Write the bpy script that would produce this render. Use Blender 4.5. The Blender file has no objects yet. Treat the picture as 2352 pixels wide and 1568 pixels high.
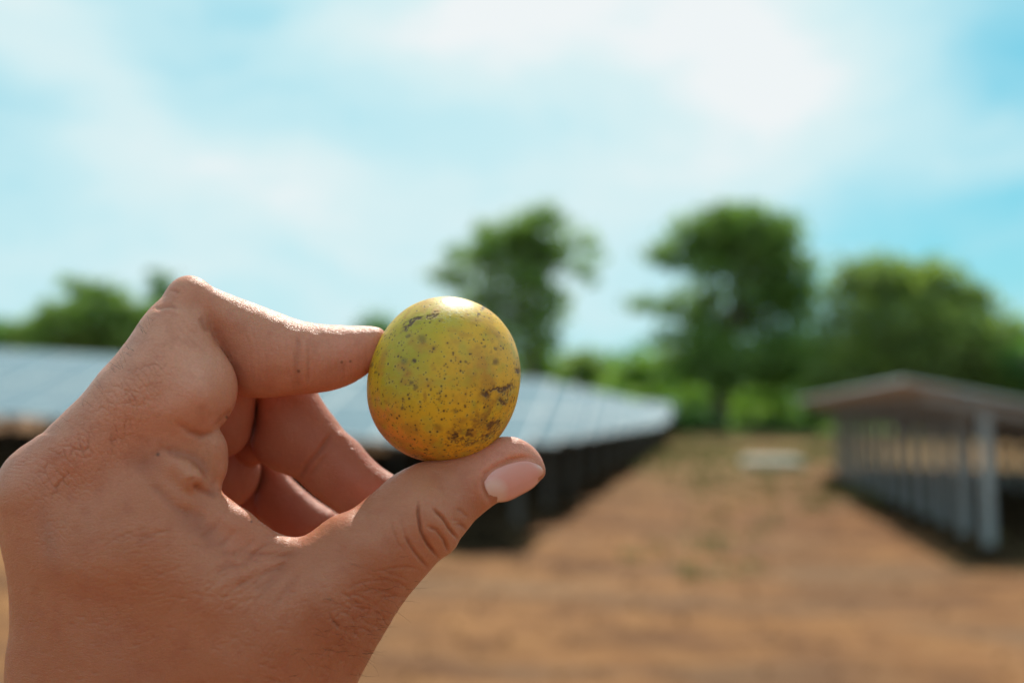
import bpy, bmesh, math, random
import numpy as np
from mathutils import Vector, Matrix, Euler
from mathutils.bvhtree import BVHTree

R = math.radians
rnd = random.Random(7)
nrs = np.random.RandomState(11)
S = bpy.context.scene
COL = S.collection

# ------------------------------------------------------------ camera
CAM_H = 1.6
cam_d = bpy.data.cameras.new('camera')
cam = bpy.data.objects.new('camera', cam_d)
COL.objects.link(cam)
cam.location = (0, 0, CAM_H)
cam.rotation_euler = (R(90 + 4.34), 0, R(11.08))
cam_d.lens = 35
cam_d.sensor_width = 36
cam_d.clip_start = 0.02
cam_d.clip_end = 3000
cam_d.dof.use_dof = True
cam_d.dof.focus_distance = 0.287
cam_d.dof.aperture_fstop = 5.2
cam_d.dof.aperture_blades = 0
S.camera = cam
CM = Matrix.Translation(Vector((0, 0, CAM_H))) @ Euler((R(94.34), 0, R(11.08))).to_matrix().to_4x4()

# ------------------------------------------------------------ light
SUN_EL, SUN_AZ = 52.0, -7.0          # azimuth measured from +Y towards +X
sd = bpy.data.lights.new('sun', 'SUN')
sd.energy = 5.0
sd.angle = R(0.55)
sd.color = (1.0, 0.93, 0.82)
so = bpy.data.objects.new('sun', sd)
COL.objects.link(so)
sdir = Vector((math.sin(R(SUN_AZ)) * math.cos(R(SUN_EL)), math.cos(R(SUN_AZ)) * math.cos(R(SUN_EL)), math.sin(R(SUN_EL))))
so.rotation_euler = sdir.to_track_quat('Z', 'Y').to_euler()
so.location = (0, 0, 30)

W = bpy.data.worlds.new('World')
S.world = W
W.use_nodes = True
wt = W.node_tree
wt.nodes.clear()


def N(t, kind, **kw):
    n = t.nodes.new(kind)
    for k, v in kw.items():
        if k.startswith('i_'):
            n.inputs[k[2:].replace('_', ' ')].default_value = v
        else:
            setattr(n, k, v)
    return n


def mathn(t, op, a, b=None, clamp=False):
    n = t.nodes.new('ShaderNodeMath')
    n.operation = op
    n.use_clamp = clamp
    for i, v in enumerate((a, b)):
        if v is None:
            continue
        if isinstance(v, (int, float)):
            n.inputs[i].default_value = v
        else:
            t.links.new(v, n.inputs[i])
    return n.outputs[0]


def mixc(t, fac, a, b, mode='MIX'):
    n = t.nodes.new('ShaderNodeMix')
    n.data_type = 'RGBA'
    n.blend_type = mode
    for idx, v in ((0, fac), (6, a), (7, b)):
        if isinstance(v, (int, float)):
            n.inputs[idx].default_value = v
        elif isinstance(v, tuple):
            n.inputs[idx].default_value = (*v, 1) if len(v) == 3 else v
        else:
            t.links.new(v, n.inputs[idx])
    return n.outputs[2]


def ramp(t, fac, stops, interp='LINEAR'):
    n = t.nodes.new('ShaderNodeValToRGB')
    n.color_ramp.interpolation = interp
    el = n.color_ramp.elements
    while len(el) < len(stops):
        el.new(0.5)
    for e, (p, c) in zip(el, stops):
        e.position = p
        e.color = (c, c, c, 1) if isinstance(c, (int, float)) else (*c, 1)
    t.links.new(fac, n.inputs[0])
    return n.outputs[0]


def ray(px, py):
    """direction in the world of a pixel of the 2352 x 1568 picture"""
    v = CM.to_3x3() @ Vector((px - 1176, -(py - 784), -2287))
    return v.normalized()


sky = N(wt, 'ShaderNodeTexSky', sky_type='NISHITA', sun_disc=False)
sky.sun_elevation = R(SUN_EL)
sky.sun_rotation = R(SUN_AZ)
sky.dust_density = 1.5
sky.ozone_density = 1.5
tc = N(wt, 'ShaderNodeTexCoord')
nz = N(wt, 'ShaderNodeTexNoise', i_Scale=3.0, i_Detail=4.0, i_Roughness=0.5)
wt.links.new(tc.outputs['Generated'], nz.inputs['Vector'])
off = N(wt, 'ShaderNodeVectorMath', operation='MULTIPLY_ADD')
wt.links.new(nz.outputs['Color'], off.inputs[0])
off.inputs[1].default_value = (0.16, 0.16, 0.16)
wt.links.new(tc.outputs['Generated'], off.inputs[2])
off2 = N(wt, 'ShaderNodeVectorMath', operation='SUBTRACT')
wt.links.new(off.outputs[0], off2.inputs[0])
off2.inputs[1].default_value = (0.08, 0.08, 0.08)
# broad cloud banks and gaps, each an ellipsoid of directions (picture px, semi-axes in radians, turn, weight)
BANKS = [
    (1230, 10, .18, .06, -8, .34), (1800, 100, .11, .085, 14, .34), (1560, 30, .3, .06, 0, .10), (1050, 130, .16, .05, 10, .16),
    (1750, 250, .14, .05, -20, .14), (270, 140, .10, .035, 38, .22), (60, 20, .1, .04, 30, .14), (480, 330, .22, .045, 14, .16),
    (900, 450, .35, .09, 6, .14), (1500, 330, .26, .06, -4, .12), (2250, 400, .12, .05, 8, .16),
    (2330, 110, .12, .10, 20, -.56), (60, 215, .10, .045, 4, -.36), (850, 240, .18, .035, 8, -.20),
    (2260, 610, .22, .10, 0, -.30), (560, 60, .10, .05, -10, -.14), (760, 120, .12, .05, 30, -.12), (2100, 470, .2, .03, 3, -.14),
    (2000, 560, .2, .06, 0, -.12), (1450, 640, .3, .06, 0, -.08), (700, 620, .4, .08, 0, .06),
]
acc = None
for (px, py, a, b, rot, wgt) in BANKS:
    c = ray(px, py)
    mp = N(wt, 'ShaderNodeMapping', vector_type='TEXTURE')
    mp.inputs['Location'].default_value = c
    # frame: local x along the horizon, y depth, z up, turned by rot
    f = c.copy(); rgt = f.cross(Vector((0, 0, 1))).normalized(); up = rgt.cross(f)
    rm = Matrix((rgt, f, up)).transposed() @ Matrix.Rotation(R(-rot), 3, 'Y').to_3x3().transposed()
    mp.inputs['Rotation'].default_value = rm.to_euler()
    mp.inputs['Scale'].default_value = (a, 1.0, b)
    wt.links.new(off2.outputs[0], mp.inputs['Vector'])
    ln = N(wt, 'ShaderNodeVectorMath', operation='LENGTH')
    wt.links.new(mp.outputs[0], ln.inputs[0])
    sq = mathn(wt, 'POWER', ln.outputs['Value'], 2.0)
    g = mathn(wt, 'EXPONENT', mathn(wt, 'MULTIPLY', sq, -0.8))
    g = mathn(wt, 'MULTIPLY', g, wgt)
    acc = g if acc is None else mathn(wt, 'ADD', acc, g)
wsp = N(wt, 'ShaderNodeMapping')
wsp.inputs['Rotation'].default_value = (0, 0, R(20))
wsp.inputs['Scale'].default_value = (2.0, 2.0, 9.0)
wt.links.new(off2.outputs[0], wsp.inputs['Vector'])
n2 = N(wt, 'ShaderNodeTexNoise', i_Scale=2.2, i_Detail=7.0, i_Roughness=0.58)
wt.links.new(wsp.outputs[0], n2.inputs['Vector'])
nn = mathn(wt, 'MULTIPLY', mathn(wt, 'SUBTRACT', n2.outputs['Fac'], 0.5), 0.72)
n3 = N(wt, 'ShaderNodeTexNoise', i_Scale=9.0, i_Detail=6.0, i_Roughness=0.6)
wt.links.new(off2.outputs[0], n3.inputs['Vector'])
nn = mathn(wt, 'ADD', nn, mathn(wt, 'MULTIPLY', mathn(wt, 'SUBTRACT', n3.outputs['Fac'], 0.5), 0.45))
cover = mathn(wt, 'ADD', mathn(wt, 'ADD', acc, nn), 0.545)
CLOUD_K = 1.0
cmap = ramp(wt, cover, [(0.0, 0.1), (0.2, 0.42), (0.45, 0.82), (0.7, 0.97), (1.0, 1.0)])
tint = mixc(wt, 1.0, sky.outputs[0], (0.52, 1.22, 1.15), 'MULTIPLY')
skyc = mixc(wt, 0.5, tint, (1.2, 5.7, 7.5))
ccol = ramp(wt, cover, [(0.0, (0.55, 0.87, 0.94)), (0.55, (0.66, 0.91, 0.955)), (0.82, (0.76, 0.935, 0.96)), (1.0, (0.92, 0.97, 0.985))])
cl10 = N(wt, 'ShaderNodeVectorMath', operation='SCALE')
wt.links.new(ccol, cl10.inputs[0])
cl10.inputs['Scale'].default_value = 9.4
final = mixc(wt, cmap, skyc, cl10.outputs[0])
bg = N(wt, 'ShaderNodeBackground', i_Strength=0.1)
wt.links.new(final, bg.inputs['Color'])
wo = N(wt, 'ShaderNodeOutputWorld')
wt.links.new(bg.outputs[0], wo.inputs['Surface'])

S.view_settings.view_transform = 'Standard'
S.view_settings.look = 'None'
S.view_settings.exposure = 0.0
S.view_settings.gamma = 1.0
S.view_settings.use_curve_mapping = False
S.cycles.use_denoising = True
try:
    S.cycles.denoiser = 'OPENIMAGEDENOISE'
except Exception:
    pass
S.cycles.max_bounces = 8
S.cycles.transparent_max_bounces = 8
S.cycles.sample_clamp_indirect = 8

# ------------------------------------------------------------ helpers


def tag(o, label=None, cat=None, group=None, kind=None):
    if label: o['label'] = label
    if cat: o['category'] = cat
    if group: o['group'] = group
    if kind: o['kind'] = kind
    return o


def link(name, me, mats, parent=None, smooth=False):
    for m in (mats if isinstance(mats, (list, tuple)) else [mats]):
        if len(me.materials) < len(mats if isinstance(mats, (list, tuple)) else [mats]):
            me.materials.append(m)
    if smooth:
        me.polygons.foreach_set('use_smooth', [True] * len(me.polygons))
    o = bpy.data.objects.new(name, me)
    COL.objects.link(o)
    if parent: o.parent = parent
    return o


def empty(name, loc=(0, 0, 0), rz=0.0):
    o = bpy.data.objects.new(name, None)
    o.empty_display_size = 0.3
    o.location = loc
    o.rotation_euler = (0, 0, rz)
    COL.objects.link(o)
    return o


class MB:
    def __init__(self):
        self.v, self.f, self.m = [], [], []

    def box(self, c, s, rot=None, mat=0, bev=0):
        hx, hy, hz = s[0] / 2, s[1] / 2, s[2] / 2
        b = len(self.v)
        for p in ((-hx, -hy, -hz), (hx, -hy, -hz), (hx, hy, -hz), (-hx, hy, -hz), (-hx, -hy, hz), (hx, -hy, hz), (hx, hy, hz), (-hx, hy, hz)):
            q = Vector(p)
            if rot is not None: q = rot @ q
            self.v.append(tuple(q + Vector(c)))
        for f in ((0, 3, 2, 1), (4, 5, 6, 7), (0, 1, 5, 4), (1, 2, 6, 5), (2, 3, 7, 6), (3, 0, 4, 7)):
            self.f.append(tuple(b + i for i in f)); self.m.append(mat)
        return self

    def tube(self, pts, rads, seg=8, mat=0, cap=True):
        prev = None
        n = len(pts)
        pts = [Vector(p) for p in pts]
        base = len(self.v)
        up = Vector((0.13, 0.27, 0.95)).normalized()
        for i, p in enumerate(pts):
            d = (pts[min(i + 1, n - 1)] - pts[max(i - 1, 0)]).normalized()
            a = d.cross(up)
            if a.length < .05: a = d.cross(Vector((1, 0, 0)))
            a.normalize(); b2 = d.cross(a)
            for k in range(seg):
                t = 2 * math.pi * k / seg
                self.v.append(tuple(p + (a * math.cos(t) + b2 * math.sin(t)) * rads[i]))
        for i in range(n - 1):
            for k in range(seg):
                k2 = (k + 1) % seg
                self.f.append((base + i * seg + k, base + i * seg + k2, base + (i + 1) * seg + k2, base + (i + 1) * seg + k)); self.m.append(mat)
        if cap:
            self.f.append(tuple(base + k for k in range(seg))[::-1]); self.m.append(mat)
            self.f.append(tuple(base + (n - 1) * seg + k for k in range(seg))); self.m.append(mat)
        return self

    def mesh(self, name):
        me = bpy.data.meshes.new(name)
        me.from_pydata(self.v, [], self.f)
        if any(self.m): me.polygons.foreach_set('material_index', self.m)
        me.update()
        return me

    def build(self, name, mats, parent=None, smooth=False):
        me = self.mesh(name)
        for m in (mats if isinstance(mats, (list, tuple)) else [mats]): me.materials.append(m)
        if smooth: me.polygons.foreach_set('use_smooth', [True] * len(me.polygons))
        o = bpy.data.objects.new(name, me)
        COL.objects.link(o)
        if parent: o.parent = parent
        return o


def np_mesh(name, V, F):
    """V (n,3), F (m,k) all faces k-gons"""
    me = bpy.data.meshes.new(name)
    n, m, k = len(V), len(F), F.shape[1]
    me.vertices.add(n); me.loops.add(m * k); me.polygons.add(m)
    me.vertices.foreach_set('co', np.ascontiguousarray(V, dtype=np.float32).ravel())
    me.loops.foreach_set('vertex_index', np.ascontiguousarray(F, dtype=np.int32).ravel())
    me.polygons.foreach_set('loop_start', np.arange(0, m * k, k, dtype=np.int32))
    me.polygons.foreach_set('use_smooth', np.ones(m, dtype=bool))
    me.update(calc_edges=True)
    me.validate()
    return me


def mat(name, col=(.5, .5, .5), rough=.6, metal=0.0, spec=.5):
    m = bpy.data.materials.new(name); m.use_nodes = True
    b = m.node_tree.nodes['Principled BSDF']
    b.inputs['Base Color'].default_value = (*col, 1)
    b.inputs['Roughness'].default_value = rough
    b.inputs['Metallic'].default_value = metal
    b.inputs['Specular IOR Level'].default_value = spec
    return m, m.node_tree, b


def noisy(name, stops, scale, rough=.8, bump=0.0, detail=5, coord='Object', spec=.3, bdist=.02, metal=0):
    m, t, b = mat(name, rough=rough, spec=spec, metal=metal)
    c = N(t, 'ShaderNodeTexCoord')
    n = N(t, 'ShaderNodeTexNoise', i_Scale=scale, i_Detail=float(detail), i_Roughness=.6)
    t.links.new(c.outputs[coord], n.inputs['Vector'])
    r = ramp(t, n.outputs['Fac'], stops)
    t.links.new(r, b.inputs['Base Color'])
    if bump:
        bp = N(t, 'ShaderNodeBump', i_Strength=bump, i_Distance=bdist)
        t.links.new(n.outputs['Fac'], bp.inputs['Height'])
        t.links.new(bp.outputs[0], b.inputs['Normal'])
    return m


# value noise for numpy geometry
def vnoise(P, seed=0):
    P = np.asarray(P, dtype=np.float64)
    i = np.floor(P).astype(np.int64); f = P - i
    f = f * f * (3 - 2 * f)
    def h(ix, iy, iz):
        n = (ix * 374761393 + iy * 668265263 + iz * 2147483647 + seed * 144665) & 0xffffffff
        n = ((n ^ (n >> 13)) * 1274126177) & 0xffffffff
        n = (n ^ (n >> 16)) & 0xffffffff
        return n / 4294967295.0
    out = 0
    for dx in (0, 1):
        for dy in (0, 1):
            for dz in (0, 1):
                w = (f[..., 0] if dx else 1 - f[..., 0]) * (f[..., 1] if dy else 1 - f[..., 1]) * (f[..., 2] if dz else 1 - f[..., 2])
                out = out + w * h(i[..., 0] + dx, i[..., 1] + dy, i[..., 2] + dz)
    return out


def fbm(P, oct=4, seed=0):
    a, s, o = 0.5, 1.0, 0
    for k in range(oct):
        o = o + a * vnoise(np.asarray(P) * s, seed + k); a *= .5; s *= 2.03
    return o


def gz(x, y):
    """height of the ground"""
    x = np.asarray(x, dtype=float); y = np.asarray(y, dtype=float)
    left = np.clip((-x - 3.0) / 9.0, 0, 2.0)
    left = left * left * (3 - 2 * np.clip(left, 0, 1)) * .95
    left = np.where(x < -12, .95 + (-12 - x) * .03, left) * np.clip(y / 10, 0, 1)
    far = np.clip((y - 50) / 28, 0, 1) * .7
    return left * np.clip((60 - y) / 40, 0.0, 1) + far

# ============================================================ setting: ground
def make_ground():
    # fine near sheet stitched into one sheet by non-uniform spacing
    def ax(lo, hi, dense_lo, dense_hi, step):
        a = list(np.arange(dense_lo, dense_hi + 1e-6, step))
        d, s = dense_hi, step
        while d < hi: s *= 1.35; d += s; a.append(min(d, hi))
        d, s = dense_lo, step; pre = []
        while d > lo: s *= 1.35; d -= s; pre.append(max(d, lo))
        return np.array(pre[::-1] + a)
    xs = ax(-1500, 1500, -20, 14, .12)
    ys = ax(-300, 2200, 1.0, 40, .12)
    X, Y = np.meshgrid(xs, ys)
    Z = gz(X, Y)
    P = np.stack([X, Y, X * 0], -1)
    near = np.clip(1 - (Y - 40) / 40, 0, 1) * np.clip((Y + 5) / 6, .2, 1)
    Z = Z + (fbm(P * .5, 4, 3) - .47) * .16 * near + (fbm(P * 2.7, 3, 9) - .45) * .07 * near
    ny, nx = X.shape
    V = np.stack([X, Y, Z], -1).reshape(-1, 3)
    idx = np.arange(nx * ny).reshape(ny, nx)
    F = np.stack([idx[:-1, :-1], idx[:-1, 1:], idx[1:, 1:], idx[1:, :-1]], -1).reshape(-1, 4)
    me = np_mesh('ground', V, F)
    m, t, b = mat('reddish_earth', rough=.95, spec=.15)
    c = N(t, 'ShaderNodeTexCoord')
    def nt(scale, det, rough=.55, sc=(1, 1, 1)):
        mp = N(t, 'ShaderNodeMapping'); mp.inputs['Scale'].default_value = sc
        t.links.new(c.outputs['Object'], mp.inputs['Vector'])
        n = N(t, 'ShaderNodeTexNoise', i_Scale=scale, i_Detail=float(det), i_Roughness=rough)
        t.links.new(mp.outputs[0], n.inputs['Vector']); return n.outputs['Fac']
    big = nt(.45, 4, .55, (.6, 1.6, 1)); streak = nt(.8, 4, .55, (.5, 1.8, 1)); mid = nt(2.3, 5, .6); fine = nt(14, 5, .6)
    soil = ramp(t, mid, [(.3, (.105, .040, .013)), (.5, (.22, .094, .032)), (.72, (.31, .148, .054))])
    soil2 = mixc(t, ramp(t, fine, [(.35, .0), (.65, .5)]), soil, (.28, .142, .067))
    soil2 = mixc(t, ramp(t, streak, [(.44, 0.0), (.60, .75)]), soil2, (.10, .045, .023))
    tan = mixc(t, ramp(t, big, [(.5, 0.0), (.68, .55)]), soil2, (.215, .132, .075))
    # dry green cover in the aisle further off
    sep = N(t, 'ShaderNodeSeparateXYZ'); t.links.new(c.outputs['Object'], sep.inputs[0])
    d1 = ramp(t, mathn(t, 'DIVIDE', sep.outputs['Y'], 100.0), [(.18, 0.0), (.30, .5), (.70, .65), (.76, 1.0)])
    g = mathn(t, 'MULTIPLY', d1, ramp(t, nt(.45, 4, .6), [(.38, .0), (.58, 1.0)]))
    gg = mathn(t, 'MAXIMUM', g, ramp(t, mathn(t, 'DIVIDE', sep.outputs['Y'], 100.0), [(.70, 0.0), (.74, 1.0)]))
    gcol = mixc(t, ramp(t, mid, [(.4, 0.0), (.6, 1.0)]), (.22, .145, .055), (.13, .13, .035))
    xm = ramp(t, mathn(t, 'ADD', mathn(t, 'DIVIDE', sep.outputs['X'], 100.0), .5), [(.33, 0.0), (.40, 1.0)])
    gg = mathn(t, 'MULTIPLY', gg, xm)
    far = ramp(t, mathn(t, 'DIVIDE', sep.outputs['Y'], 100.0), [(.70, 0.0), (.78, 1.0)])
    gcol = mixc(t, far, gcol, (.13, .24, .035))
    colr = mixc(t, gg, tan, gcol)
    t.links.new(colr, b.inputs['Base Color'])
    bp = N(t, 'ShaderNodeBump', i_Strength=.6, i_Distance=.04)
    t.links.new(fine, bp.inputs['Height']); t.links.new(bp.outputs[0], b.inputs['Normal'])
    me.materials.append(m)
    o = bpy.data.objects.new('ground', me); COL.objects.link(o)
    tag(o, kind='structure')
    return o


ground = make_ground()

# loose clods and dry grass on the ground (nobody could count them)
def scatter_clods():
    V, F = [], []
    n = 0
    for k in range(2600):
        y = 2.5 + 34 * rnd.random() ** 1.5
        x = rnd.uniform(-.62, .62) * y * 1.0 + rnd.uniform(-1, 1) - .05 * y
        s = rnd.uniform(.008, .032) * (1 + y * .03)
        z = float(gz(x, y))
        z += (float(fbm(np.array([[x, y, 0]]) * .5, 4, 3)[0]) - .47) * .16 + (float(fbm(np.array([[x, y, 0]]) * 2.7, 3, 9)[0]) - .45) * .07
        pts = []
        for q in ((1, 0, 0), (0, 1, 0), (-1, 0, 0), (0, -1, 0), (0, 0, .8), (0, 0, -.5)):
            pts.append((x + q[0] * s * rnd.uniform(.6, 1.3), y + q[1] * s * rnd.uniform(.6, 1.3), z + q[2] * s * rnd.uniform(.6, 1.2) + s * .2))
        V += pts
        for f in ((0, 1, 4), (1, 2, 4), (2, 3, 4), (3, 0, 4), (1, 0, 5), (2, 1, 5), (3, 2, 5), (0, 3, 5)):
            F.append([n + i for i in f])
        n += 6
    me = np_mesh('soil_clods', np.array(V), np.array(F))
    me.polygons.foreach_set('use_smooth', [False] * len(me.polygons))
    me.materials.append(noisy('clod_earth', [(.3, (.09, .038, .016)), (.6, (.18, .085, .04)), (.8, (.24, .14, .08))], .9, rough=.95, spec=.1))
    o = bpy.data.objects.new('soil_clods', me); COL.objects.link(o)
    tag(o, 'small loose clods of red brown earth scattered on the aisle', 'earth clods', kind='stuff')


scatter_clods()


def scatter_grass():
    V, F = [], []
    n = 0
    for k in range(2600):
        y = rnd.uniform(6, 72)
        x = rnd.uniform(-4.5, 4.5) * (1 + y * .01)
        if vnoise(np.array([[x * .5, y * .25, 3]]), 5)[0] < (.75 if y < 18 else .5): continue
        z = float(gz(x, y)) - .01
        for j in range(9):
            a = rnd.uniform(0, 6.28); h = rnd.uniform(.05, .18) * (1 if y < 30 else 1.6); w = .012 * (1 + y * .04)
            dx, dy = math.cos(a), math.sin(a)
            bx, by = x + rnd.uniform(-.12, .12), y + rnd.uniform(-.12, .12)
            l = rnd.uniform(.2, .9) * h
            V += [(bx - dy * w, by + dx * w, z), (bx + dy * w, by - dx * w, z), (bx + dx * l, by + dy * l, z + h)]
            F.append([n, n + 1, n + 2]); n += 3
    me = np_mesh('dry_grass', np.array(V), np.array(F))
    me.materials.append(noisy('dry_grass_blades', [(.35, (.13, .16, .04)), (.6, (.36, .30, .12))], .35, rough=.8, spec=.2))
    o = bpy.data.objects.new('dry_grass', me); COL.objects.link(o)
    tag(o, 'sparse yellowish green grass growing along the earth aisle', 'grass', kind='stuff')


scatter_grass()

# ============================================================ solar arrays
M_steel = noisy('galvanised_steel', [(.3, (.20, .21, .22)), (.7, (.32, .33, .34))], 6, rough=.55, spec=.4, metal=.2)
M_alu = mat('aluminium_frame', (.44, .50, .52), .6, .0)[0]
M_back = mat('panel_backsheet', (.60, .54, .50), .6)[0]


def panel_glass():
    m, t, b = mat('solar_cell_glass', rough=.8, spec=.04)
    c = N(t, 'ShaderNodeTexCoord')
    br = N(t, 'ShaderNodeTexBrick', offset=0.0, i_Scale=1.0)
    br.inputs['Mortar Size'].default_value = .012
    br.inputs['Brick Width'].default_value = .158
    br.inputs['Row Height'].default_value = .158
    br.inputs['Color1'].default_value = (.03, .06, .12, 1)
    br.inputs['Color2'].default_value = (.035, .07, .13, 1)
    br.inputs['Mortar'].default_value = (.16, .22, .26, 1)
    t.links.new(c.outputs['Object'], br.inputs['Vector'])
    n = N(t, 'ShaderNodeTexNoise', i_Scale=2.0, i_Detail=4.0)
    t.links.new(c.outputs['Object'], n.inputs['Vector'])
    sky_sheen = ramp(t, n.outputs['Fac'], [(.3, .45), (.7, .65)])
    cc = mixc(t, sky_sheen, br.outputs['Color'], (.26, .355, .385))  # pale blue in the base colour stands in for reflected sky
    t.links.new(cc, b.inputs['Base Color'])
    b.inputs['Coat Weight'].default_value = .6
    b.inputs['Coat Roughness'].default_value = .05
    b.inputs['Coat IOR'].default_value = 1.5
    return m


M_glass = panel_glass()
PW, PL = 1.0, 1.18      # one panel: width along the row, length up the slope


def panel_mesh(PL):
    mb = MB()
    w, l, t = PW - .02, PL - .02, .04
    mb.box((0, 0, -.004), (w - .05, l - .05, .016), mat=0)
    mb.box((0, 0, -.020), (w - .06, l - .06, .010), mat=2)
    for s in (-1, 1):
        mb.box((s * (w / 2 - .0125), 0, -.01), (.025, l, t), mat=1)
        mb.box((0, s * (l / 2 - .0125), -.01), (w - .05, .025, t), mat=1)
    me = mb.mesh('solar_panel')
    for m in (M_glass, M_alu, M_back): me.materials.append(m)
    return me


P_ME = {}
M_pale = noisy('pale_galvanised_steel', [(.3, (.27, .28, .29)), (.7, (.38, .39, .40))], 6, rough=.5, spec=.4, metal=.2)
M_shaded = noisy('shaded_steel', [(.3, (.07, .065, .06)), (.7, (.13, .12, .11))], 6, rough=.7, spec=.3)  # steel darkened to stand in for the shade under the left rows


def array_row(name, corner, along, uphill, n_cols, n_rows, rise_along, label, group, posts, post_r=.06, pf=.5, pl=None, steel=None):
    """corner: low end point; along: horizontal unit vector of the row; uphill: unit vector up the slope"""
    root = empty(name, corner)
    tag(root, label, 'solar array', group)
    PL_ = (pl / n_rows) if pl else PL
    M_s = steel or M_steel
    if PL_ not in P_ME: P_ME[PL_] = panel_mesh(PL_)
    a = Vector(along).normalized()
    u = Vector(uphill).normalized()
    u = (u - a * u.dot(a)).normalized()
    nrm = a.cross(u).normalized()
    if nrm.z < 0: nrm = -nrm
    rot = Matrix((a, nrm.cross(a), nrm)).transposed().to_4x4()
    for i in range(n_cols):
        for j in range(n_rows):
            o = bpy.data.objects.new('solar_panel', P_ME[PL_])
            COL.objects.link(o); o.parent = root
            p = a * ((i + .5) * PW) + u * ((j + .5) * PL_)
            o.matrix_local = Matrix.Translation(p) @ rot
    L, Hh = n_cols * PW, n_rows * PL_
    r3 = rot.to_3x3()
    for v in (.18, .5, .82):
        MB().box(a * (L / 2) + u * (Hh * v) - nrm * .075, (L - .1, .05, .07), rot=r3).build('purlin', M_s, root)
    for k in range(posts):
        s = .35 + (L - .7) * k / (posts - 1)
        MB().box(a * s + u * (Hh * .5) - nrm * .16, (.07, Hh * .86, .09), rot=r3).build('rafter', M_s, root)
        top = a * s + u * (Hh * pf) - nrm * .20
        wx, wy = corner[0] + top.x, corner[1] + top.y
        zb = float(gz(wx, wy)) - .25 - corner[2]
        hgt = top.z - zb
        MB().box((top.x, top.y, zb + hgt / 2), (post_r * 2, post_r * 1.5, hgt)).build('post', M_s, root)
        if pf > .6:
            top = a * s + u * (Hh * .2) - nrm * .20
            MB().box((top.x, top.y, zb + (top.z - zb) / 2), (post_r * 1.6, post_r * 1.5, top.z - zb)).build('post', M_s, root)
    return root


def sray(px, py):
    return (CM.to_3x3() @ Vector((px - 1200, -(py - 800), -2333))).normalized()


def at_y(px, py, Y):
    d = sray(px, py)
    return Vector((0, 0, CAM_H)) + d * (Y / d.y)


def at_z(px, py, z):
    d = sray(px, py)
    return Vector((0, 0, CAM_H)) + d * ((z - CAM_H) / d.z)


# left of the aisle: rows that run across and tilt towards the camera
ROW0_Y = 12.4
N_ = at_y(1232, 1055, ROW0_Y)
ROW_X = N_.x
T_ = min((at_y(1305, 893, ROW0_Y + .02 * q) for q in range(400)), key=lambda p: abs(p.x - ROW_X))
TILT = math.atan2(T_.z - N_.z, T_.y - N_.y)
LPL = math.hypot(T_.z - N_.z, T_.y - N_.y) / 2
print('LEFT', N_, T_, math.degrees(TILT), LPL)
rows_lab = ['nearest row of solar panels left of the earth aisle, behind the hand']
ROWS = ['nearest row of solar panels, left of the aisle, behind the fruit and hand', 'second row of solar panels left of the aisle, just above the nearest row']
ORD = ['third', 'fourth', 'fifth', 'sixth', 'seventh', 'eighth', 'ninth', 'tenth', 'eleventh', 'twelfth', 'thirteenth', 'fourteenth', 'fifteenth', 'sixteenth', 'seventeenth', 'eighteenth', 'nineteenth', 'twentieth', 'twenty-first', 'twenty-second']
for k in range(22):
    y = ROW0_Y + k * (T_.y - N_.y + .12)
    lift = .0 + float(gz(-6, y)) * .55
    zc = N_.z + (float(gz(-2.2, y)))
    if k == 0:
        lab = 'nearest row of pale solar panels left of the aisle, behind the fruit and hand'
    elif k == 1:
        lab = 'second row of solar panels left of the aisle, top edge just above the nearest row'
    else:
        lab = '%s row of solar panels from the camera, left of the aisle' % ORD[k - 2]
    a = Vector((-1, -.03, .062 if y < 40 else .03)).normalized()
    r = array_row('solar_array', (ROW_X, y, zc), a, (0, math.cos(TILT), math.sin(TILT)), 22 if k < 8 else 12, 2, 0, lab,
                  'solar array rows on the left side' , 7 if k < 4 else 4, .06, .5, LPL * 2, M_shaded)

# right of the aisle: the table seen from its end and from below
sl = R(11.5)
for k in range(1):
    y = 12.9
    pk = at_y(2117, 886, 12.9)
    HX, HZ = pk.x, pk.z + float(gz(3, y + 5)) * .9
    if k == 0: print('RIGHT', pk, at_z(2306, 1275, 0))
    ww = 4 * PL
    corner = (HX + ww * math.cos(sl), y, HZ - ww * math.sin(sl))
    lab = ('solar table seen from below at its end on the right, on steel posts' if k == 0 else
           'solar table on steel posts further down the right side, behind the nearest one' if k == 1 else
           'third solar table down the right side of the aisle' if k == 2 else 'last solar table on the right side, nearest the trees')
    r = array_row('solar_array', corner, (0, 1, 0), (-math.cos(sl), 0, math.sin(sl)), 15, 4, 0, lab,
                  None, 13, .062, .775, None, M_pale)
# a second line of tables further right
for k in range(3):
    y = 13 + k * 13
    corner = (12.5 + 4 * PL * math.cos(sl), y, 1.75 - 4 * PL * math.sin(sl))
    array_row('solar_array', corner, (0, 1, 0), (-math.cos(sl), 0, math.sin(sl)), 12, 4, 0,
              ['near', 'middle', 'far'][k] + ' solar table of the second line, beyond the right hand tables', 'second line of tables on the right', 5, .07)

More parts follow.
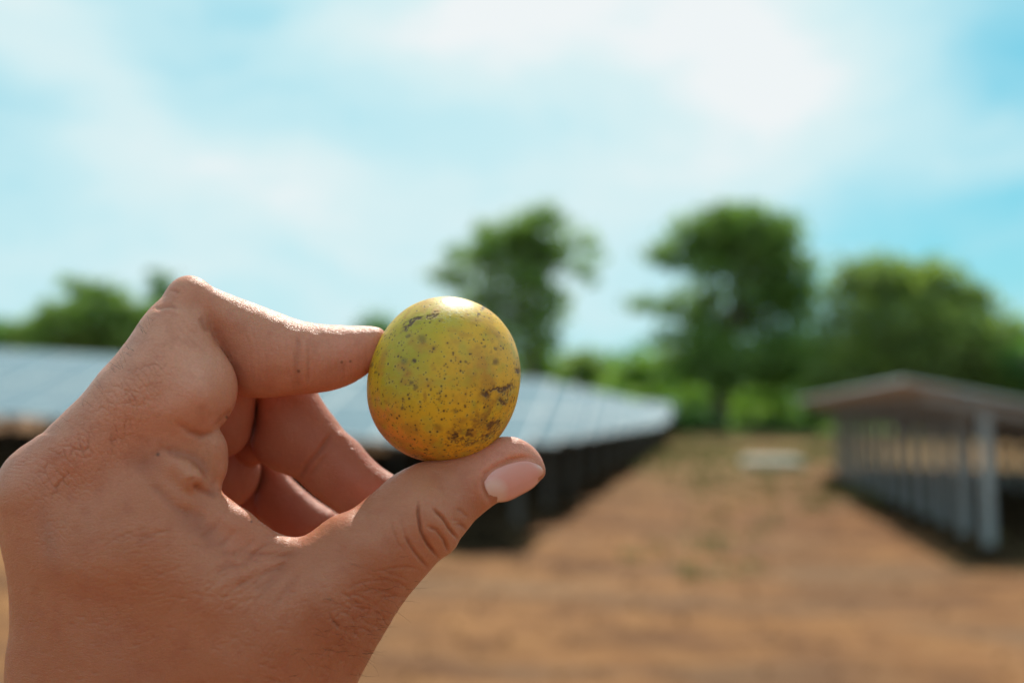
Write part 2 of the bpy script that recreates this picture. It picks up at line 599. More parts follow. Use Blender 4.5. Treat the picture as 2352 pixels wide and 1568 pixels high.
def shade_tufts(name, rects, label):  # dark tufts added to stand in for shade under the tables
    V, F = [], []
    n = 0
    for (x0, x1, y0, y1, cnt, h0, h1) in rects:
        for k in range(cnt):
            y = y0 + (y1 - y0) * rnd.random() ** 1.4; x = rnd.uniform(x0, x1)
            z = float(gz(x, y)) - .02
            for j in range(7):
                a = rnd.uniform(0, 6.28); h = rnd.uniform(h0, h1); w = rnd.uniform(.03, .08)
                bx, by = x + rnd.uniform(-.15, .15), y + rnd.uniform(-.15, .15)
                dx, dy = math.cos(a), math.sin(a); l = rnd.uniform(.2, .8) * h
                V += [(bx - dy * w, by + dx * w, z), (bx + dy * w, by - dx * w, z), (bx + dx * l * .6 + dy * w, by + dy * l * .6 - dx * w, z + h * .7), (bx + dx * l, by + dy * l, z + h)]
                F.append([n, n + 1, n + 2, n + 3]); n += 4
    me = np_mesh(name, np.array(V), np.array(F))
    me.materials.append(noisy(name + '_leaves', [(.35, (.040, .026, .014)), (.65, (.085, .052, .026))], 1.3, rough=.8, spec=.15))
    o = bpy.data.objects.new(name, me); COL.objects.link(o)
    tag(o, label, 'shade_tufts', kind='stuff')


shade_tufts('shade_tufts', [(-2.85, -2.2, 11.5, 68, 900, .03, .10), (-9.5, -2.5, 12.2, 20, 5600, .05, .2), (-8, -2.35, 20, 68, 7500, .10, .35), (-18, -9.5, 12.4, 22, 3000, .1, .3)],
            'added dark tufts standing in for the shade under the panel rows left of the aisle')
shade_tufts('shade_tufts', [(2.9, 4.3, 12.0, 29, 1200, .03, .10), (4.2, 8.5, 12.2, 30, 5200, .06, .22)],
            'added dark tufts standing in for the shade beneath the table on the right')

# concrete slab in the aisle
mb = MB()
mb.box((0, 0, .13), (1.9, 3.2, .22)).box((0, 0, .27), (1.6, 2.8, .05))
sy = 34.0
sx = at_y(1808, 1067, sy).x
slab = mb.build('concrete_pad', noisy('pale_concrete', [(.3, (.36, .32, .27)), (.7, (.46, .42, .36))], 3, rough=.9, bump=.3))
slab.location = (sx, sy, float(gz(sx, sy)) - .05)
tag(slab, 'pale flat concrete pad lying on the earth aisle', 'concrete pad')

# ============================================================ trees
def leaf_mat(name, c0, c1, c2):
    m, t, b = mat(name, rough=.55, spec=.4)
    g = N(t, 'ShaderNodeNewGeometry')
    c = N(t, 'ShaderNodeTexCoord')
    n = N(t, 'ShaderNodeTexNoise', i_Scale=.45, i_Detail=2.0)
    t.links.new(c.outputs['Object'], n.inputs['Vector'])
    f = mathn(t, 'ADD', mathn(t, 'MULTIPLY', g.outputs['Random Per Island'], .5), mathn(t, 'MULTIPLY', n.outputs['Fac'], .5))
    r = ramp(t, f, [(.2, c0), (.5, c1), (.8, c2)])
    t.links.new(r, b.inputs['Base Color'])
    tr = N(t, 'ShaderNodeBsdfTranslucent')
    t.links.new(mixc(t, 1.0, r, (1.3, 1.5, .6), 'MULTIPLY'), tr.inputs['Color'])
    mx = N(t, 'ShaderNodeMixShader'); mx.inputs[0].default_value = .5
    t.links.new(b.outputs[0], mx.inputs[1]); t.links.new(tr.outputs[0], mx.inputs[2])
    t.links.new(mx.outputs[0], t.nodes['Material Output'].inputs['Surface'])
    return m


LM = [leaf_mat('mango_leaves', (.13, .20, .075), (.19, .29, .09), (.28, .38, .11)),
      leaf_mat('deep_green_leaves', (.07, .15, .075), (.11, .22, .09), (.16, .28, .09)),
      leaf_mat('olive_leaves', (.16, .22, .085), (.23, .30, .11), (.31, .37, .13)),
      leaf_mat('young_green_leaves', (.17, .25, .06), (.22, .33, .075), (.30, .42, .09))]
M_bark = noisy('bark', [(.3, (.06, .045, .035)), (.7, (.16, .125, .10))], 4, rough=.95, bump=.5)


def tree(name, base, trunk, clumps, lm, label, cat, group=None, leaf=.32, dens=1.0, trunk_r=.4, seed=1):
    """base: world; trunk: list of local points; clumps: (x,y,z, rx,ry,rz, density) local ellipsoids"""
    rs = np.random.RandomState(seed)
    root = empty(name, base); tag(root, label, cat, group)
    mb = MB()
    n = len(trunk)
    mb.tube(trunk, [trunk_r * (1.25 - .85 * i / (n - 1)) for i in range(n)], 10)
    tp = [Vector(p) for p in trunk]
    mb.build('trunk', M_bark, root, True)
    lb = MB()
    for (cx, cy, cz, rx, ry, rz, dn) in clumps:
        c = Vector((cx, cy, cz))
        st = min(tp[1:], key=lambda p: (p - c).length + max(0, p.z - c.z) * 2)
        mid = (st + c) * .5 + Vector((0, 0, -.06 * (c - st).length))
        lb.tube([st, mid, c], [trunk_r * .42, trunk_r * .26, trunk_r * .10], 6)
        for q in range(4):
            d = Vector(rs.uniform(-1, 1, 3)) * .75
            e = c + Vector((d.x * rx, d.y * ry, d.z * rz))
            lb.tube([mid.lerp(c, .6), (mid.lerp(c, .6) + e) * .5 + Vector((0, 0, .15)), e], [trunk_r * .14, trunk_r * .09, trunk_r * .03], 5)
    lb.build('limbs', M_bark, root, True)
    Ps = []
    for (cx, cy, cz, rx, ry, rz, dn) in clumps:
        vol = rx * ry * rz
        k = int(min(9000, 21 * dn * dens * (rx * ry + rx * rz + ry * rz) / (leaf * leaf) / 3.0))
        # secondary tufts
        nt = max(6, int(3.2 * (rx * ry + rx * rz + ry * rz)))
        d = rs.normal(size=(nt, 3)); d /= np.linalg.norm(d, axis=1)[:, None]
        rr = rs.uniform(.35, 1.0, (nt, 1)) ** .6
        tc_ = np.array([[cx, cy, cz]]) + d * rr * np.array([[rx, ry, rz]])
        ti = rs.randint(0, nt, k)
        sg = .24 * (rx * ry * rz) ** (1 / 3) + .1
        Ps.append(tc_[ti] + rs.normal(size=(k, 3)) * sg * np.array([[1, 1, .6]]))
    P = np.concatenate(Ps)
    k = len(P)
    a = rs.normal(size=(k, 3)); a /= np.linalg.norm(a, axis=1)[:, None]
    up = rs.normal(size=(k, 3)) * .7 + np.array([[0, 0, 1.0]])
    b = np.cross(a, up); b /= np.linalg.norm(b, axis=1)[:, None] + 1e-9
    s = leaf * rs.uniform(.6, 1.4, (k, 1))
    V = np.stack([P - a * s, P - b * s * .42, P + a * s, P + b * s * .42], 1).reshape(-1, 3)
    F = np.arange(4 * k).reshape(k, 4)
    me = np_mesh('crown', V, F)
    me.materials.append(lm)
    o = bpy.data.objects.new('crown', me); COL.objects.link(o); o.parent = root
    return root


FXD = 2287.0


def gp(px, Y):
    """ground point seen at picture column px at depth Y along the aisle"""
    d = ray(px, 957)
    s = Y / d.y
    x = d.x * s
    return Vector((x, Y, float(gz(x, Y))))


def loc(px, py, Y, base):
    """local position of a crown clump: where it stands at depth Y"""
    d = ray(px, py)
    s = Y / d.y
    p = Vector((0, 0, CAM_H)) + d * s
    return p - base


def tree_from(name, bpx, Y, trunk_px, clumps_px, lm, label, cat, group=None, leaf=.32, trunk_r=.4, seed=1, dens=1.0):
    base = gp(bpx, Y)
    m = Y / FXD
    tr = [Vector((0, 0, -.3))] + [loc(px, py, Y + dy, base) for (px, py, dy) in trunk_px]
    cl = []
    for (px, py, dy, rx, rz, dn) in clumps_px:
        c = loc(px, py, Y + dy, base)
        cl.append((c.x, c.y, c.z, rx * m * 1.2, (rx + rz) / 2 * m, rz * m * 1.25, dn * 1.2))
    return tree(name, base, tr, cl, lm, label, cat, group, leaf, dens, trunk_r, seed)


# the airy tree just right of the fruit's top
tree_from('broadleaf_tree', 1215, 72, [(1218, 900, 0), (1222, 820, 0), (1215, 720, .5), (1200, 620, 0)], [
    (1230, 515, 0, 55, 34, 1.2), (1160, 545, 1, 62, 34, 1.2), (1085, 585, -1, 46, 30, 1.1), (1030, 640, 0, 42, 20, .9),
    (1250, 580, 1, 50, 36, 1.2), (1200, 640, -1, 52, 32, .8), (1130, 690, 1, 50, 30, .45), (1255, 690, 0, 38, 40, .55),
    (1340, 560, 0, 40, 22, .4), (1350, 620, 1, 30, 32, .45), (1210, 770, 0, 60, 50, .45), (1060, 700, 1, 34, 24, .3),
    (1260, 770, 1, 30, 36, .5), (1120, 770, 0, 40, 40, .4), (1190, 580, 2, 70, 50, .7), (1110, 640, 2, 60, 45, .45), (1230, 700, 2, 60, 60, .5), (1160, 740, 2, 70, 60, .4)],
    LM[0], 'tall airy tree with gaps of sky in its crown, standing right behind the fruit', 'tree', leaf=.30, trunk_r=.38, seed=3)
# the big spreading tree above the aisle
tree_from('broadleaf_tree', 1655, 74, [(1655, 900, 0), (1668, 830, 0), (1690, 740, 0), (1700, 640, 0), (1690, 560, 0)], [
    (1690, 515, 0, 75, 38, 1.2), (1610, 545, 1, 60, 36, 1.1), (1770, 545, -1, 55, 42, 1.2), (1545, 590, 0, 50, 28, 1.0),
    (1700, 590, 1, 66, 36, .9), (1640, 625, -1, 50, 24, .6), (1810, 620, 0, 42, 56, 1.2), (1820, 710, 1, 40, 60, 1.2),
    (1720, 690, 0, 40, 40, .8), (1490, 705, 0, 48, 18, 1.0), (1570, 715, 1, 48, 18, .6), (1560, 780, -1, 60, 18, .8),
    (1640, 760, 0, 60, 34, 1.1), (1680, 830, -1, 110, 46, 1.4), (1580, 840, 1, 66, 34, 1.2), (1790, 830, 0, 66, 56, 1.4),
    (1755, 760, 2, 40, 26, .5), (1640, 580, 2, 60, 40, .8), (1750, 620, 3, 60, 50, .7), (1600, 670, 2, 55, 30, .45), (1760, 690, 3, 60, 50, .6), (1660, 700, 3, 60, 40, .5)],
    LM[0], 'tallest tree, dark green and spreading, standing at the end of the aisle', 'tree', leaf=.32, trunk_r=.55, seed=5)
# rounded dense tree on the right
tree_from('broadleaf_tree', 2080, 70, [(2085, 900, 0), (2090, 800, 0), (2090, 710, 0)], [
    (2030, 650, 0, 90, 44, 1.3), (2120, 665, 1, 85, 46, 1.3), (1960, 700, 0, 60, 46, .8), (2200, 715, 1, 62, 60, 1.3),
    (2060, 740, -2, 80, 44, .7), (1930, 790, 0, 50, 60, .7), (2240, 800, 0, 60, 70, 1.3), (2150, 790, -2, 90, 60, 1.3),
    (2020, 840, -1, 90, 60, 1.3), (1960, 890, 0, 80, 50, 1.2), (2200, 890, 0, 100, 60, 1.3)],
    LM[2], 'broad round topped olive green tree behind the right hand tables', 'tree', leaf=.32, trunk_r=.5, seed=8)
G = 'trees along the far edge of the field'
line = [
    # bpx, Y, cx, top, width, mat, label
    (2330, 76, 2345, 760, 70, 3, 'light green tree at the far right, beyond the round topped tree'),
    (2430, 68, 2440, 800, 90, 1, 'dark tree rising at the right edge behind the tables'),
    (2560, 70, 2560, 720, 110, 1, 'tree out beyond the right edge of the field'),
    (1880, 92, 1880, 800, 62, 1, 'dark tree filling the gap between the tallest and the round topped tree'),
    (1460, 96, 1460, 815, 72, 3, 'low light green tree left of the tallest tree'),
    (1350, 100, 1340, 822, 66, 2, 'low olive tree between the airy tree and the tallest tree'),
    (1230, 88, 1235, 800, 60, 0, 'low dark tree at the foot of the airy tree'),
    (1040, 95, 1040, 830, 90, 1, 'distant low tree hidden mostly behind the fruit'),
    (860, 110, 880, 745, 70, 1, 'distant tree just above the index fingertip'),
    (620, 110, 640, 830, 110, 1, 'distant tree behind the fingers'),
]
for i, (bpx, Y, cx, top, wd, mi, lab) in enumerate(line):
    cl = []
    rs = random.Random(40 + i)
    hgt = 950 - top
    for q in range(7):
        fx = rs.uniform(-.75, .75); fz = rs.uniform(.25, .85)
        cl.append((cx + fx * wd * (1.2 - fz * .6), top + hgt * (1 - fz) * 1.0, rs.uniform(-2, 2), wd * rs.uniform(.38, .55), hgt * rs.uniform(.2, .3), 1.1))
    cl.append((cx, top + hgt * .22, 0, wd * .45, hgt * .2, 1.2))
    tree_from('broadleaf_tree', bpx, Y, [(bpx, 930, 0), (cx, (top + 950) / 2, 0), (cx, top + hgt * .35, 0)], cl, LM[mi], lab, 'tree', G, leaf=.36, trunk_r=.3, seed=60 + i)
# the left group of trees behind the knuckles
tree_from('broadleaf_tree', 180, 62, [(180, 900, 0), (175, 800, 0), (180, 720, 0)], [
    (170, 655, 0, 40, 16, .9), (235, 690, 0, 70, 26, 1.3), (120, 720, 0, 60, 20, 1.2), (200, 735, -1, 100, 34, 1.4), (300, 730, 0, 70, 34, 1.3),
    (60, 770, 1, 70, 26, 1.3), (180, 800, 0, 110, 40, 1.3), (310, 790, 0, 80, 40, 1.2)],
    LM[0], 'bushy green tree left of the knuckles, above the panel rows', 'tree', leaf=.3, trunk_r=.4, seed=21)
tree_from('broadleaf_tree', 390, 66, [(390, 900, 0), (385, 800, 0), (385, 720, 0)], [
    (365, 650, 0, 34, 22, .9), (400, 690, 0, 50, 34, 1.3), (430, 760, 0, 60, 50, 1.3), (350, 760, 0, 60, 40, 1.3)],
    LM[1], 'dark tree whose top shows right against the bent knuckle', 'tree', leaf=.3, trunk_r=.4, seed=23)
tree_from('broadleaf_tree', -40, 66, [(-40, 900, 0), (-40, 820, 0), (-40, 780, 0)], [
    (-30, 770, 0, 80, 26, 1.3), (30, 790, 0, 60, 30, 1.3), (-90, 800, 0, 90, 40, 1.3), (0, 840, 0, 90, 40, 1.3)],
    LM[1], 'low dark tree at the left edge behind the panel rows', 'tree', leaf=.3, trunk_r=.35, seed=24)

BUSHLAB = ['light green bush left of the tallest tree, behind the last panel row', 'light green bush just right of the leftmost bush', 'light green bush nearest the left side of the aisle end',
           'dark bush directly left of the tallest trunk', 'light green bush directly right of the tallest trunk', 'light green bush above the concrete pad', 'dark bush at the right side of the aisle end',
           'dark bush low behind the fruit and panel row', 'dark bush just behind the far right table', 'large pale bush behind the others, left of the trunk', 'large dark bush behind the others, far left',
           'small low dark shrub before the trunk', 'small low dark shrub right of the trunk', 'small low dark shrub at the left of the aisle end', 'small low dark shrub at the right of the aisle end']
# bushes at the end of the aisle, bright meadow plants behind them
for i, (px, Y, w, h, mi) in enumerate([(1360, 74, 2.2, 1.5, 3), (1450, 76, 2.4, 1.8, 3), (1530, 73, 2.4, 1.5, 3), (1600, 77, 2.0, 1.7, 1), (1720, 77, 2.3, 1.9, 3),
                                       (1790, 75, 2.3, 1.5, 3), (1860, 78, 2.6, 2.2, 1), (1290, 78, 2.5, 2.0, 1), (1925, 78, 2.2, 2.2, 1), (1500, 86, 3.0, 3.2, 3), (1410, 88, 3.0, 3.4, 1),
                                       (1640, 72, 1.5, .9, 1), (1760, 72.5, 1.7, .8, 1), (1570, 72, 1.6, .8, 1), (1840, 72, 1.6, .8, 1)]):
    b = gp(px, Y)
    tree('bush', b, [(0, 0, -.2), (0.05, 0, h * .4), (0, .05, h * .8)],
         [(-w * .25, 0, h * .5, w * .4, w * .4, h * .42, 1.2), (w * .3, .2, h * .45, w * .4, w * .4, h * .4, 1.2), (0, -.2, h * .75, w * .35, w * .35, h * .3, 1.1)],
         LM[mi], BUSHLAB[i], 'bush',
         'light bushes at the end of the aisle' if mi == 3 else 'dark bushes at the end of the aisle', leaf=.2, trunk_r=.07, seed=100 + i)


# the unbroken wood and scrub along the horizon, behind the single trees
def wood(name, x0, x1, Y0_, Y1_, h0, h1, lm, label, n, leaf, seed):
    rs = np.random.RandomState(seed)
    nb = int((x1 - x0) / 2.2)
    cx = rs.uniform(x0, x1, nb); cy = rs.uniform(Y0_, Y1_, nb); hh = h0 + (h1 - h0) * fbm(np.stack([cx * .06, cx * 0, cx * 0], -1), 3, seed) * 1.2
    ti = rs.randint(0, nb, n)
    d = rs.normal(size=(n, 3)); d /= np.linalg.norm(d, axis=1)[:, None]
    r = rs.uniform(.3, 1, (n, 1)) ** .5
    w = hh[ti] * .5
    P = np.stack([cx[ti] + d[:, 0] * w * r[:, 0], cy[ti] + d[:, 1] * w * r[:, 0], hh[ti] * .52 + d[:, 2] * hh[ti] * .48 * r[:, 0]], -1)
    P[:, 2] += gz(P[:, 0], P[:, 1])
    a = rs.normal(size=(n, 3)); a /= np.linalg.norm(a, axis=1)[:, None]
    b_ = np.cross(a, rs.normal(size=(n, 3)) * .7 + np.array([[0, 0, 1.]])); b_ /= np.linalg.norm(b_, axis=1)[:, None]
    s = leaf * rs.uniform(.6, 1.4, (n, 1))
    V = np.stack([P - a * s, P - b_ * s * .45, P + a * s, P + b_ * s * .45], 1).reshape(-1, 3)
    me = np_mesh(name, V, np.arange(4 * n).reshape(n, 4)); me.materials.append(lm)
    o = bpy.data.objects.new(name, me); COL.objects.link(o)
    tag(o, label, 'woodland', kind='stuff')


wood('far_woodland', -75, 95, 104, 122, 5.5, 13, LM[1], 'dense dark green woodland closing the view along the horizon', 60000, .5, 5)
wood('meadow_scrub', -26, 48, 84, 98, 2.2, 5.5, LM[3], 'bright green scrub in sunlight between the tree trunks', 36000, .34, 6)
HST = 5.0

# ============================================================ the fruit
FX = 2333.0
D0 = 300.0


def hp(px, py, z):
    """camera-side point in metres (camera frame) of a picture column/row at z mm in front of the fruit's plane"""
    s = (D0 - z) / FX
    return np.stack([(np.asarray(px) - 1200) * s, -(np.asarray(py) - 800) * s, z - D0 + 0 * np.asarray(px)], -1) / 1000.0


CMn = np.array(CM)
def to_world(P):
    return P @ CMn[:3, :3].T + CMn[:3, 3]


def seg_dist(PX, PY, ax, ay, bx, by):
    dx, dy = bx - ax, by - ay
    t = np.clip(((PX - ax) * dx + (PY - ay) * dy) / (dx * dx + dy * dy + 1e-9), 0, 1)
    return np.hypot(PX - ax - t * dx, PY - ay - t * dy), t


def poly_dist(PX, PY, pts):
    """distance to a polyline and the running parameter 0..1"""
    best = np.full(PX.shape, 1e9); par = np.zeros(PX.shape)
    L = [0]
    for a, b in zip(pts[:-1], pts[1:]): L.append(L[-1] + math.hypot(b[0] - a[0], b[1] - a[1]))
    for i, (a, b) in enumerate(zip(pts[:-1], pts[1:])):
        d, t = seg_dist(PX, PY, a[0], a[1], b[0], b[1])
        m = d < best
        best = np.where(m, d, best); par = np.where(m, (L[i] + t * (L[i + 1] - L[i])) / L[-1], par)
    return best, par


def make_fruit():
    nu, nv = 860, 620
    cx, cy = 1042.0, 889.0
    s0 = D0 / FX
    A, B = 195 * s0, 176.5 * s0          # mm semi axes
    th = np.linspace(0, math.pi, nv)[:, None]
    ph = np.linspace(0, 2 * math.pi, nu, endpoint=False)[None, :]
    # local frame: z' long axis
    egg = 1 - .035 * np.cos(th)
    x = B * np.sin(th) ** 1.0 * np.cos(ph) * egg
    y = B * .97 * np.sin(th) * np.sin(ph) * egg
    z = A * np.cos(th) + 0 * ph
    # superellipse fullness
    k = (np.abs(np.sin(th)) ** 2.1 + np.abs(np.cos(th)) ** 2.1) ** (-1 / 2.1)
    x, y, z = x * k, y * k, z * k
    P = np.stack([x, y, z], -1).reshape(-1, 3)
    P *= (1 + (fbm(P * .06, 3, 4) - .45)[:, None] * .035)
    # long axis in the picture: leaning to the upper right; fruit axes -> camera axes
    tl = R(-14)
    ex = np.array([math.cos(tl), math.sin(tl), 0]); ez = np.array([-math.sin(tl), math.cos(tl), 0.0]); ey = np.array([0, 0, 1.0])
    Q = P[:, :1] * ex + P[:, 1:2] * ey + P[:, 2:] * ez
    # picture coordinates of every vertex (for the marks seen on this side)
    PX = Q[:, 0] / s0 + cx; PY = -Q[:, 1] / s0 + cy
    fz = np.sqrt(np.clip(D0 - Q[:, 2], 1, None) / D0)
    front = np.clip(Q[:, 2] / 6.0 + .6, 0, 1)
    n1 = fbm(Q * .13, 4, 21); n2 = fbm(Q * .5, 4, 31); n3 = fbm(Q * 1.6, 3, 41)
    def g(px, py, rx, ry=None, rot=0):
        ry = ry or rx; c, s = math.cos(R(rot)), math.sin(R(rot))
        dx = (PX - px) + (n2 - .47) * 60; dy = (PY - py) + (n1 - .47) * 60
        u = dx * c + dy * s; v = -dx * s + dy * c
        return np.exp(-(u / rx) ** 2 - (v / ry) ** 2)
    yel = np.array([.86, .45, .010]); grn = np.array([.43, .34, .010]); org = np.array([.78, .26, .03]); pink = np.array([.62, .22, .10])
    ochre = np.array([.66, .32, .028]); brown = np.array([.26, .105, .022]); dark = np.array([.030, .014, .012]); pale = np.array([.66, .55, .20])
    C = np.tile(yel, (len(Q), 1))
    def mixin(col, w):
        nonlocal C
        w = np.clip(w, 0, 1)[:, None]; C = C * (1 - w) + col * w
    mixin(ochre, g(1120, 860, 110, 140) * .6)
    mixin(ochre, g(1000, 1000, 60, 60) * .2)
    mixin(grn, (g(960, 830, 80, 120, 25) * .95 + g(930, 940, 50, 80) * .55 + g(1010, 740, 110, 40) * .5))
    mixin(grn * .9, g(975, 830, 50, 45) * .45)
    mixin(org, (g(915, 1005, 70, 85, -40) * 1.0 + g(960, 1055, 70, 40, 20) * .9 + g(1000, 900, 50, 60) * .0))
    mixin(pink, np.clip((n1 - .4) * 2, 0, 1) * g(885, 960, 20, 90, -14) * 1.2 + g(905, 1035, 30, 60, -38) * .9)
    mixin(np.array([.66, .30, .10]), g(1020, 732, 14, 7) * .9)
    mixin(pale, g(1075, 735, 60, 22) * np.clip((n3 - .38) * 5, 0, 1) * .8)
    mixin(brown, g(1150, 990, 70, 40, -25) * np.clip((n2 - .40) * 4, 0, 1) * .75)
    mixin(brown, g(1130, 1005, 100, 22, -18) * np.clip((n3 - .38) * 4, 0, 1) * .6)
    mixin(brown, np.clip((n2 - .60) * 7, 0, 1) * .5)
    mixin(ochre * .8, np.clip((n3 - .48) * 4, 0, 1) * .4)
    mixin(np.array([.46, .20, .02]), np.clip((fbm(Q * .22, 4, 51) - .46) * 5, 0, 1) * .65)
    mixin(np.array([.52, .38, .03]), np.clip((fbm(Q * .3, 4, 55) - .47) * 5, 0, 1) * .6)
    H = np.zeros(len(Q))
    # scars traced as strokes
    def stroke(pts, w, a, jag=9, hh=-.25):
        nonlocal H
        jx = (vnoise(Q * 1.1, 77) - .5) * jag * 2; jy = (vnoise(Q * 1.1, 78) - .5) * jag * 2
        d, t = poly_dist(PX + jx, PY + jy, pts)
        ww = w * (.45 + 1.1 * vnoise(np.stack([t * 9, t * 0, t * 0], -1), 5))
        m = np.clip(1.35 - d / ww, 0, 1) * np.clip(t * 12, 0, 1) ** .5 * np.clip((1 - t) * 12, 0, 1) ** .5 * front
        m = m * np.clip((n3 - .15) * 5, .5, 1)
        mixin(dark * 1.2, m * min(1, a * 1.25)); mixin(brown, np.clip(1.3 - d / (ww * 2.2), 0, 1) * .35 * front)
        H += m * hh
    stroke([(960, 772), (972, 758), (985, 750), (1000, 745)], 5, .8)
    stroke([(1010, 747), (1028, 742), (1036, 738)], 3, .6)
    stroke([(1136, 918), (1150, 910), (1160, 904), (1180, 909), (1192, 904), (1202, 893)], 4.5, .85, 6)
    stroke([(1136, 922), (1146, 912)], 9, .85, 5)
    stroke([(1171, 925), (1180, 936), (1184, 944)], 4.5, .75, 5)
    stroke([(1192, 910), (1190, 930), (1184, 945)], 1.5, .4, 3)
    stroke([(1140, 992), (1155, 985), (1172, 978)], 5, .7, 8)
    stroke([(1068, 1015), (1076, 1003), (1082, 1000)], 6, .8, 6)
    stroke([(1098, 1003), (1112, 1000)], 5, .7, 8)
    stroke([(1062, 1020), (1100, 1026), (1150, 1008), (1175, 990)], 3, .45, 14)
    stroke([(1212, 862), (1213, 874)], 4.5, .8, 2)
    # round blemishes
    for (px, py, r, a) in [(1133, 723, 4.5, .85), (1124, 740, 4, .8), (1115, 705, 4, .7), (986, 841, 4.6, .9), (962, 842, 7, .5), (969, 789, 4, .6), (1002, 795, 9, .45),
                           (980, 890, 5, .6), (989, 900, 5.5, .55), (960, 945, 4, .7), (1164, 845, 7, .6), (1140, 810, 3.5, .65), (1163, 816, 3.5, .6),
                           (1030, 815, 4, .5), (1042, 925, 4, .5), (1076, 953, 5, .5), (1143, 1013, 4, .8), (990, 993, 3, .7), (1098, 844, 3, .7),
                           (892, 870, 4, .6), (880, 855, 5, .5), (1038, 990, 9, .45), (1203, 905, 4, .5), (1120, 1040, 3, .6), (980, 1063, 3.5, .7), (1060, 1012, 3, .6)]:
        d = np.hypot(PX - px + (n3 - .45) * 10, PY - py + (n2 - .45) * 10)
        m = np.clip(1.5 - d / r, 0, 1) * front * a
        mixin(dark * 1.5, m)
    # lenticels: small dark pores over the whole skin, denser towards the bottom
    pts = nrs.normal(size=(3600, 3)); pts /= np.linalg.norm(pts, axis=1)[:, None]
    grid = P / np.array([B, B, A]); grid /= np.linalg.norm(grid, axis=1)[:, None]
    GV = grid.reshape(nv, nu, 3)
    Cg = C.reshape(nv, nu, 3); Hg = H.reshape(nv, nu)
    for i, p in enumerate(pts):
        if p[2] > .15 and rnd.random() < .45 * (p[2] + .3): continue
        t = math.acos(np.clip(p[2], -1, 1)); f = math.atan2(p[1], p[0]) % (2 * math.pi)
        ti, fi = int(t / math.pi * (nv - 1)), int(f / (2 * math.pi) * nu)
        st = max(math.sin(t), .05); hw = int(min(nu // 2 - 1, 6 / st)) ; 
        rows = slice(max(0, ti - 6), min(nv, ti + 7)); cols = np.arange(fi - hw, fi + hw + 1) % nu
        sub = GV[rows][:, cols]
        d = np.linalg.norm(sub - p, axis=-1) * 23
        r = .10 + .22 * rnd.random() ** 4
        a = rnd.uniform(.75, 1.0)
        m = (np.clip(1.5 - d / r, 0, 1) * a)[..., None]
        blk = Cg[rows][:, cols]
        halo = (np.clip(1.3 - d / (r * 3.2), 0, 1) * .2)[..., None]
        blk = blk * (1 - halo) + np.array([.62, .50, .12]) * halo if rnd.random() < .35 else blk * (1 - halo) + ochre * .6 * halo
        blk = blk * (1 - m) + dark * m
        tmp = Cg[rows]; tmp[:, cols] = blk; Cg[rows] = tmp
        tmp = Hg[rows]; tmp[:, cols] -= m[..., 0] * .1; Hg[rows] = tmp
    C = Cg.reshape(-1, 3); H = Hg.reshape(-1)
    Q = Q * (1 + H[:, None] * .35 / 24.0)
    cen = np.array([(cx - 1200) * s0, -(cy - 800) * s0, -D0])
    V = to_world((Q + cen) / 1000.0)
    c0 = to_world((cen / 1000.0)[None])[0]
    idx = np.arange(nu * nv).reshape(nv, nu)
    a = idx[:-1]; b = np.roll(a, -1, 1); c = idx[1:]; d = np.roll(c, -1, 1)
    F = np.stack([a, c, d, b], -1).reshape(-1, 4)
    me = np_mesh('yellow_fruit', V - c0, F)
    at = me.color_attributes.new('skin_colour', 'FLOAT_COLOR', 'POINT')
    nvv = len(me.vertices)
    at.data.foreach_set('color', np.concatenate([C[:nvv], np.ones((nvv, 1))], 1).astype(np.float32).ravel())
    m, t, b = mat('fruit_skin', rough=.36, spec=.5)
    ca = N(t, 'ShaderNodeVertexColor', layer_name='skin_colour')
    t.links.new(ca.outputs[0], b.inputs['Base Color'])
    b.inputs['Subsurface Weight'].default_value = .05
    b.inputs['Subsurface Radius'].default_value = (1.0, .55, .1)
    b.inputs['Subsurface Scale'].default_value = .003
    tcn = N(t, 'ShaderNodeTexCoord')
    nn_ = N(t, 'ShaderNodeTexNoise', i_Scale=900.0, i_Detail=3.0)
    t.links.new(tcn.outputs['Object'], nn_.inputs['Vector'])
    nb = N(t, 'ShaderNodeTexNoise', i_Scale=120.0, i_Detail=3.0)
    t.links.new(tcn.outputs['Object'], nb.inputs['Vector'])
    rr = ramp(t, nb.outputs['Fac'], [(.35, .40), (.7, .58)])
    t.links.new(rr, b.inputs['Roughness'])
    bp = N(t, 'ShaderNodeBump', i_Strength=.35, i_Distance=.0002)
    t.links.new(nn_.outputs['Fac'], bp.inputs['Height']); t.links.new(bp.outputs[0], b.inputs['Normal'])
    me.materials.append(m)
    o = bpy.data.objects.new('yellow_fruit', me); COL.objects.link(o); o.location = c0
    tag(o, 'small yellow green mango with dark specks and scars, pinched between index finger and thumb', 'fruit')
    return o


fruit = make_fruit()

# ============================================================ the hand
# The hand is a solid blended from rounded members; all sizes in picture units at
# the fruit's distance (7.78 units to the mm), depth z positive towards the camera.
UZ = FX / D0      # units per mm
ST = HST          # grid step in units
gx = np.arange(-330, 1330, ST); gy = np.arange(620, 2420, ST); gzv = np.arange(-88 * UZ, 50 * UZ, ST)
GX, GY = np.meshgrid(gx, gy, indexing='ij')
GXf, GYf = GX.astype(np.float32), GY.astype(np.float32)


def inside(PX, PY, poly):
    r = np.zeros(PX.shape, bool)
    n = len(poly)
    for i in range(n):
        x1, y1 = poly[i]; x2, y2 = poly[(i + 1) % n]
        if y1 == y2: continue
        c = ((PY < y1) != (PY < y2)) & (PX < (x2 - x1) * (PY - y1) / (y2 - y1) + x1)
        r ^= c
    return r


def smooth_poly(poly, it=2):
    p = np.array(poly, float)
    for _ in range(it):
        q = np.roll(p, -1, 0)
        p = np.stack([p * .75 + q * .25, p * .25 + q * .75], 1).reshape(-1, 2)
    return [tuple(a) for a in p]


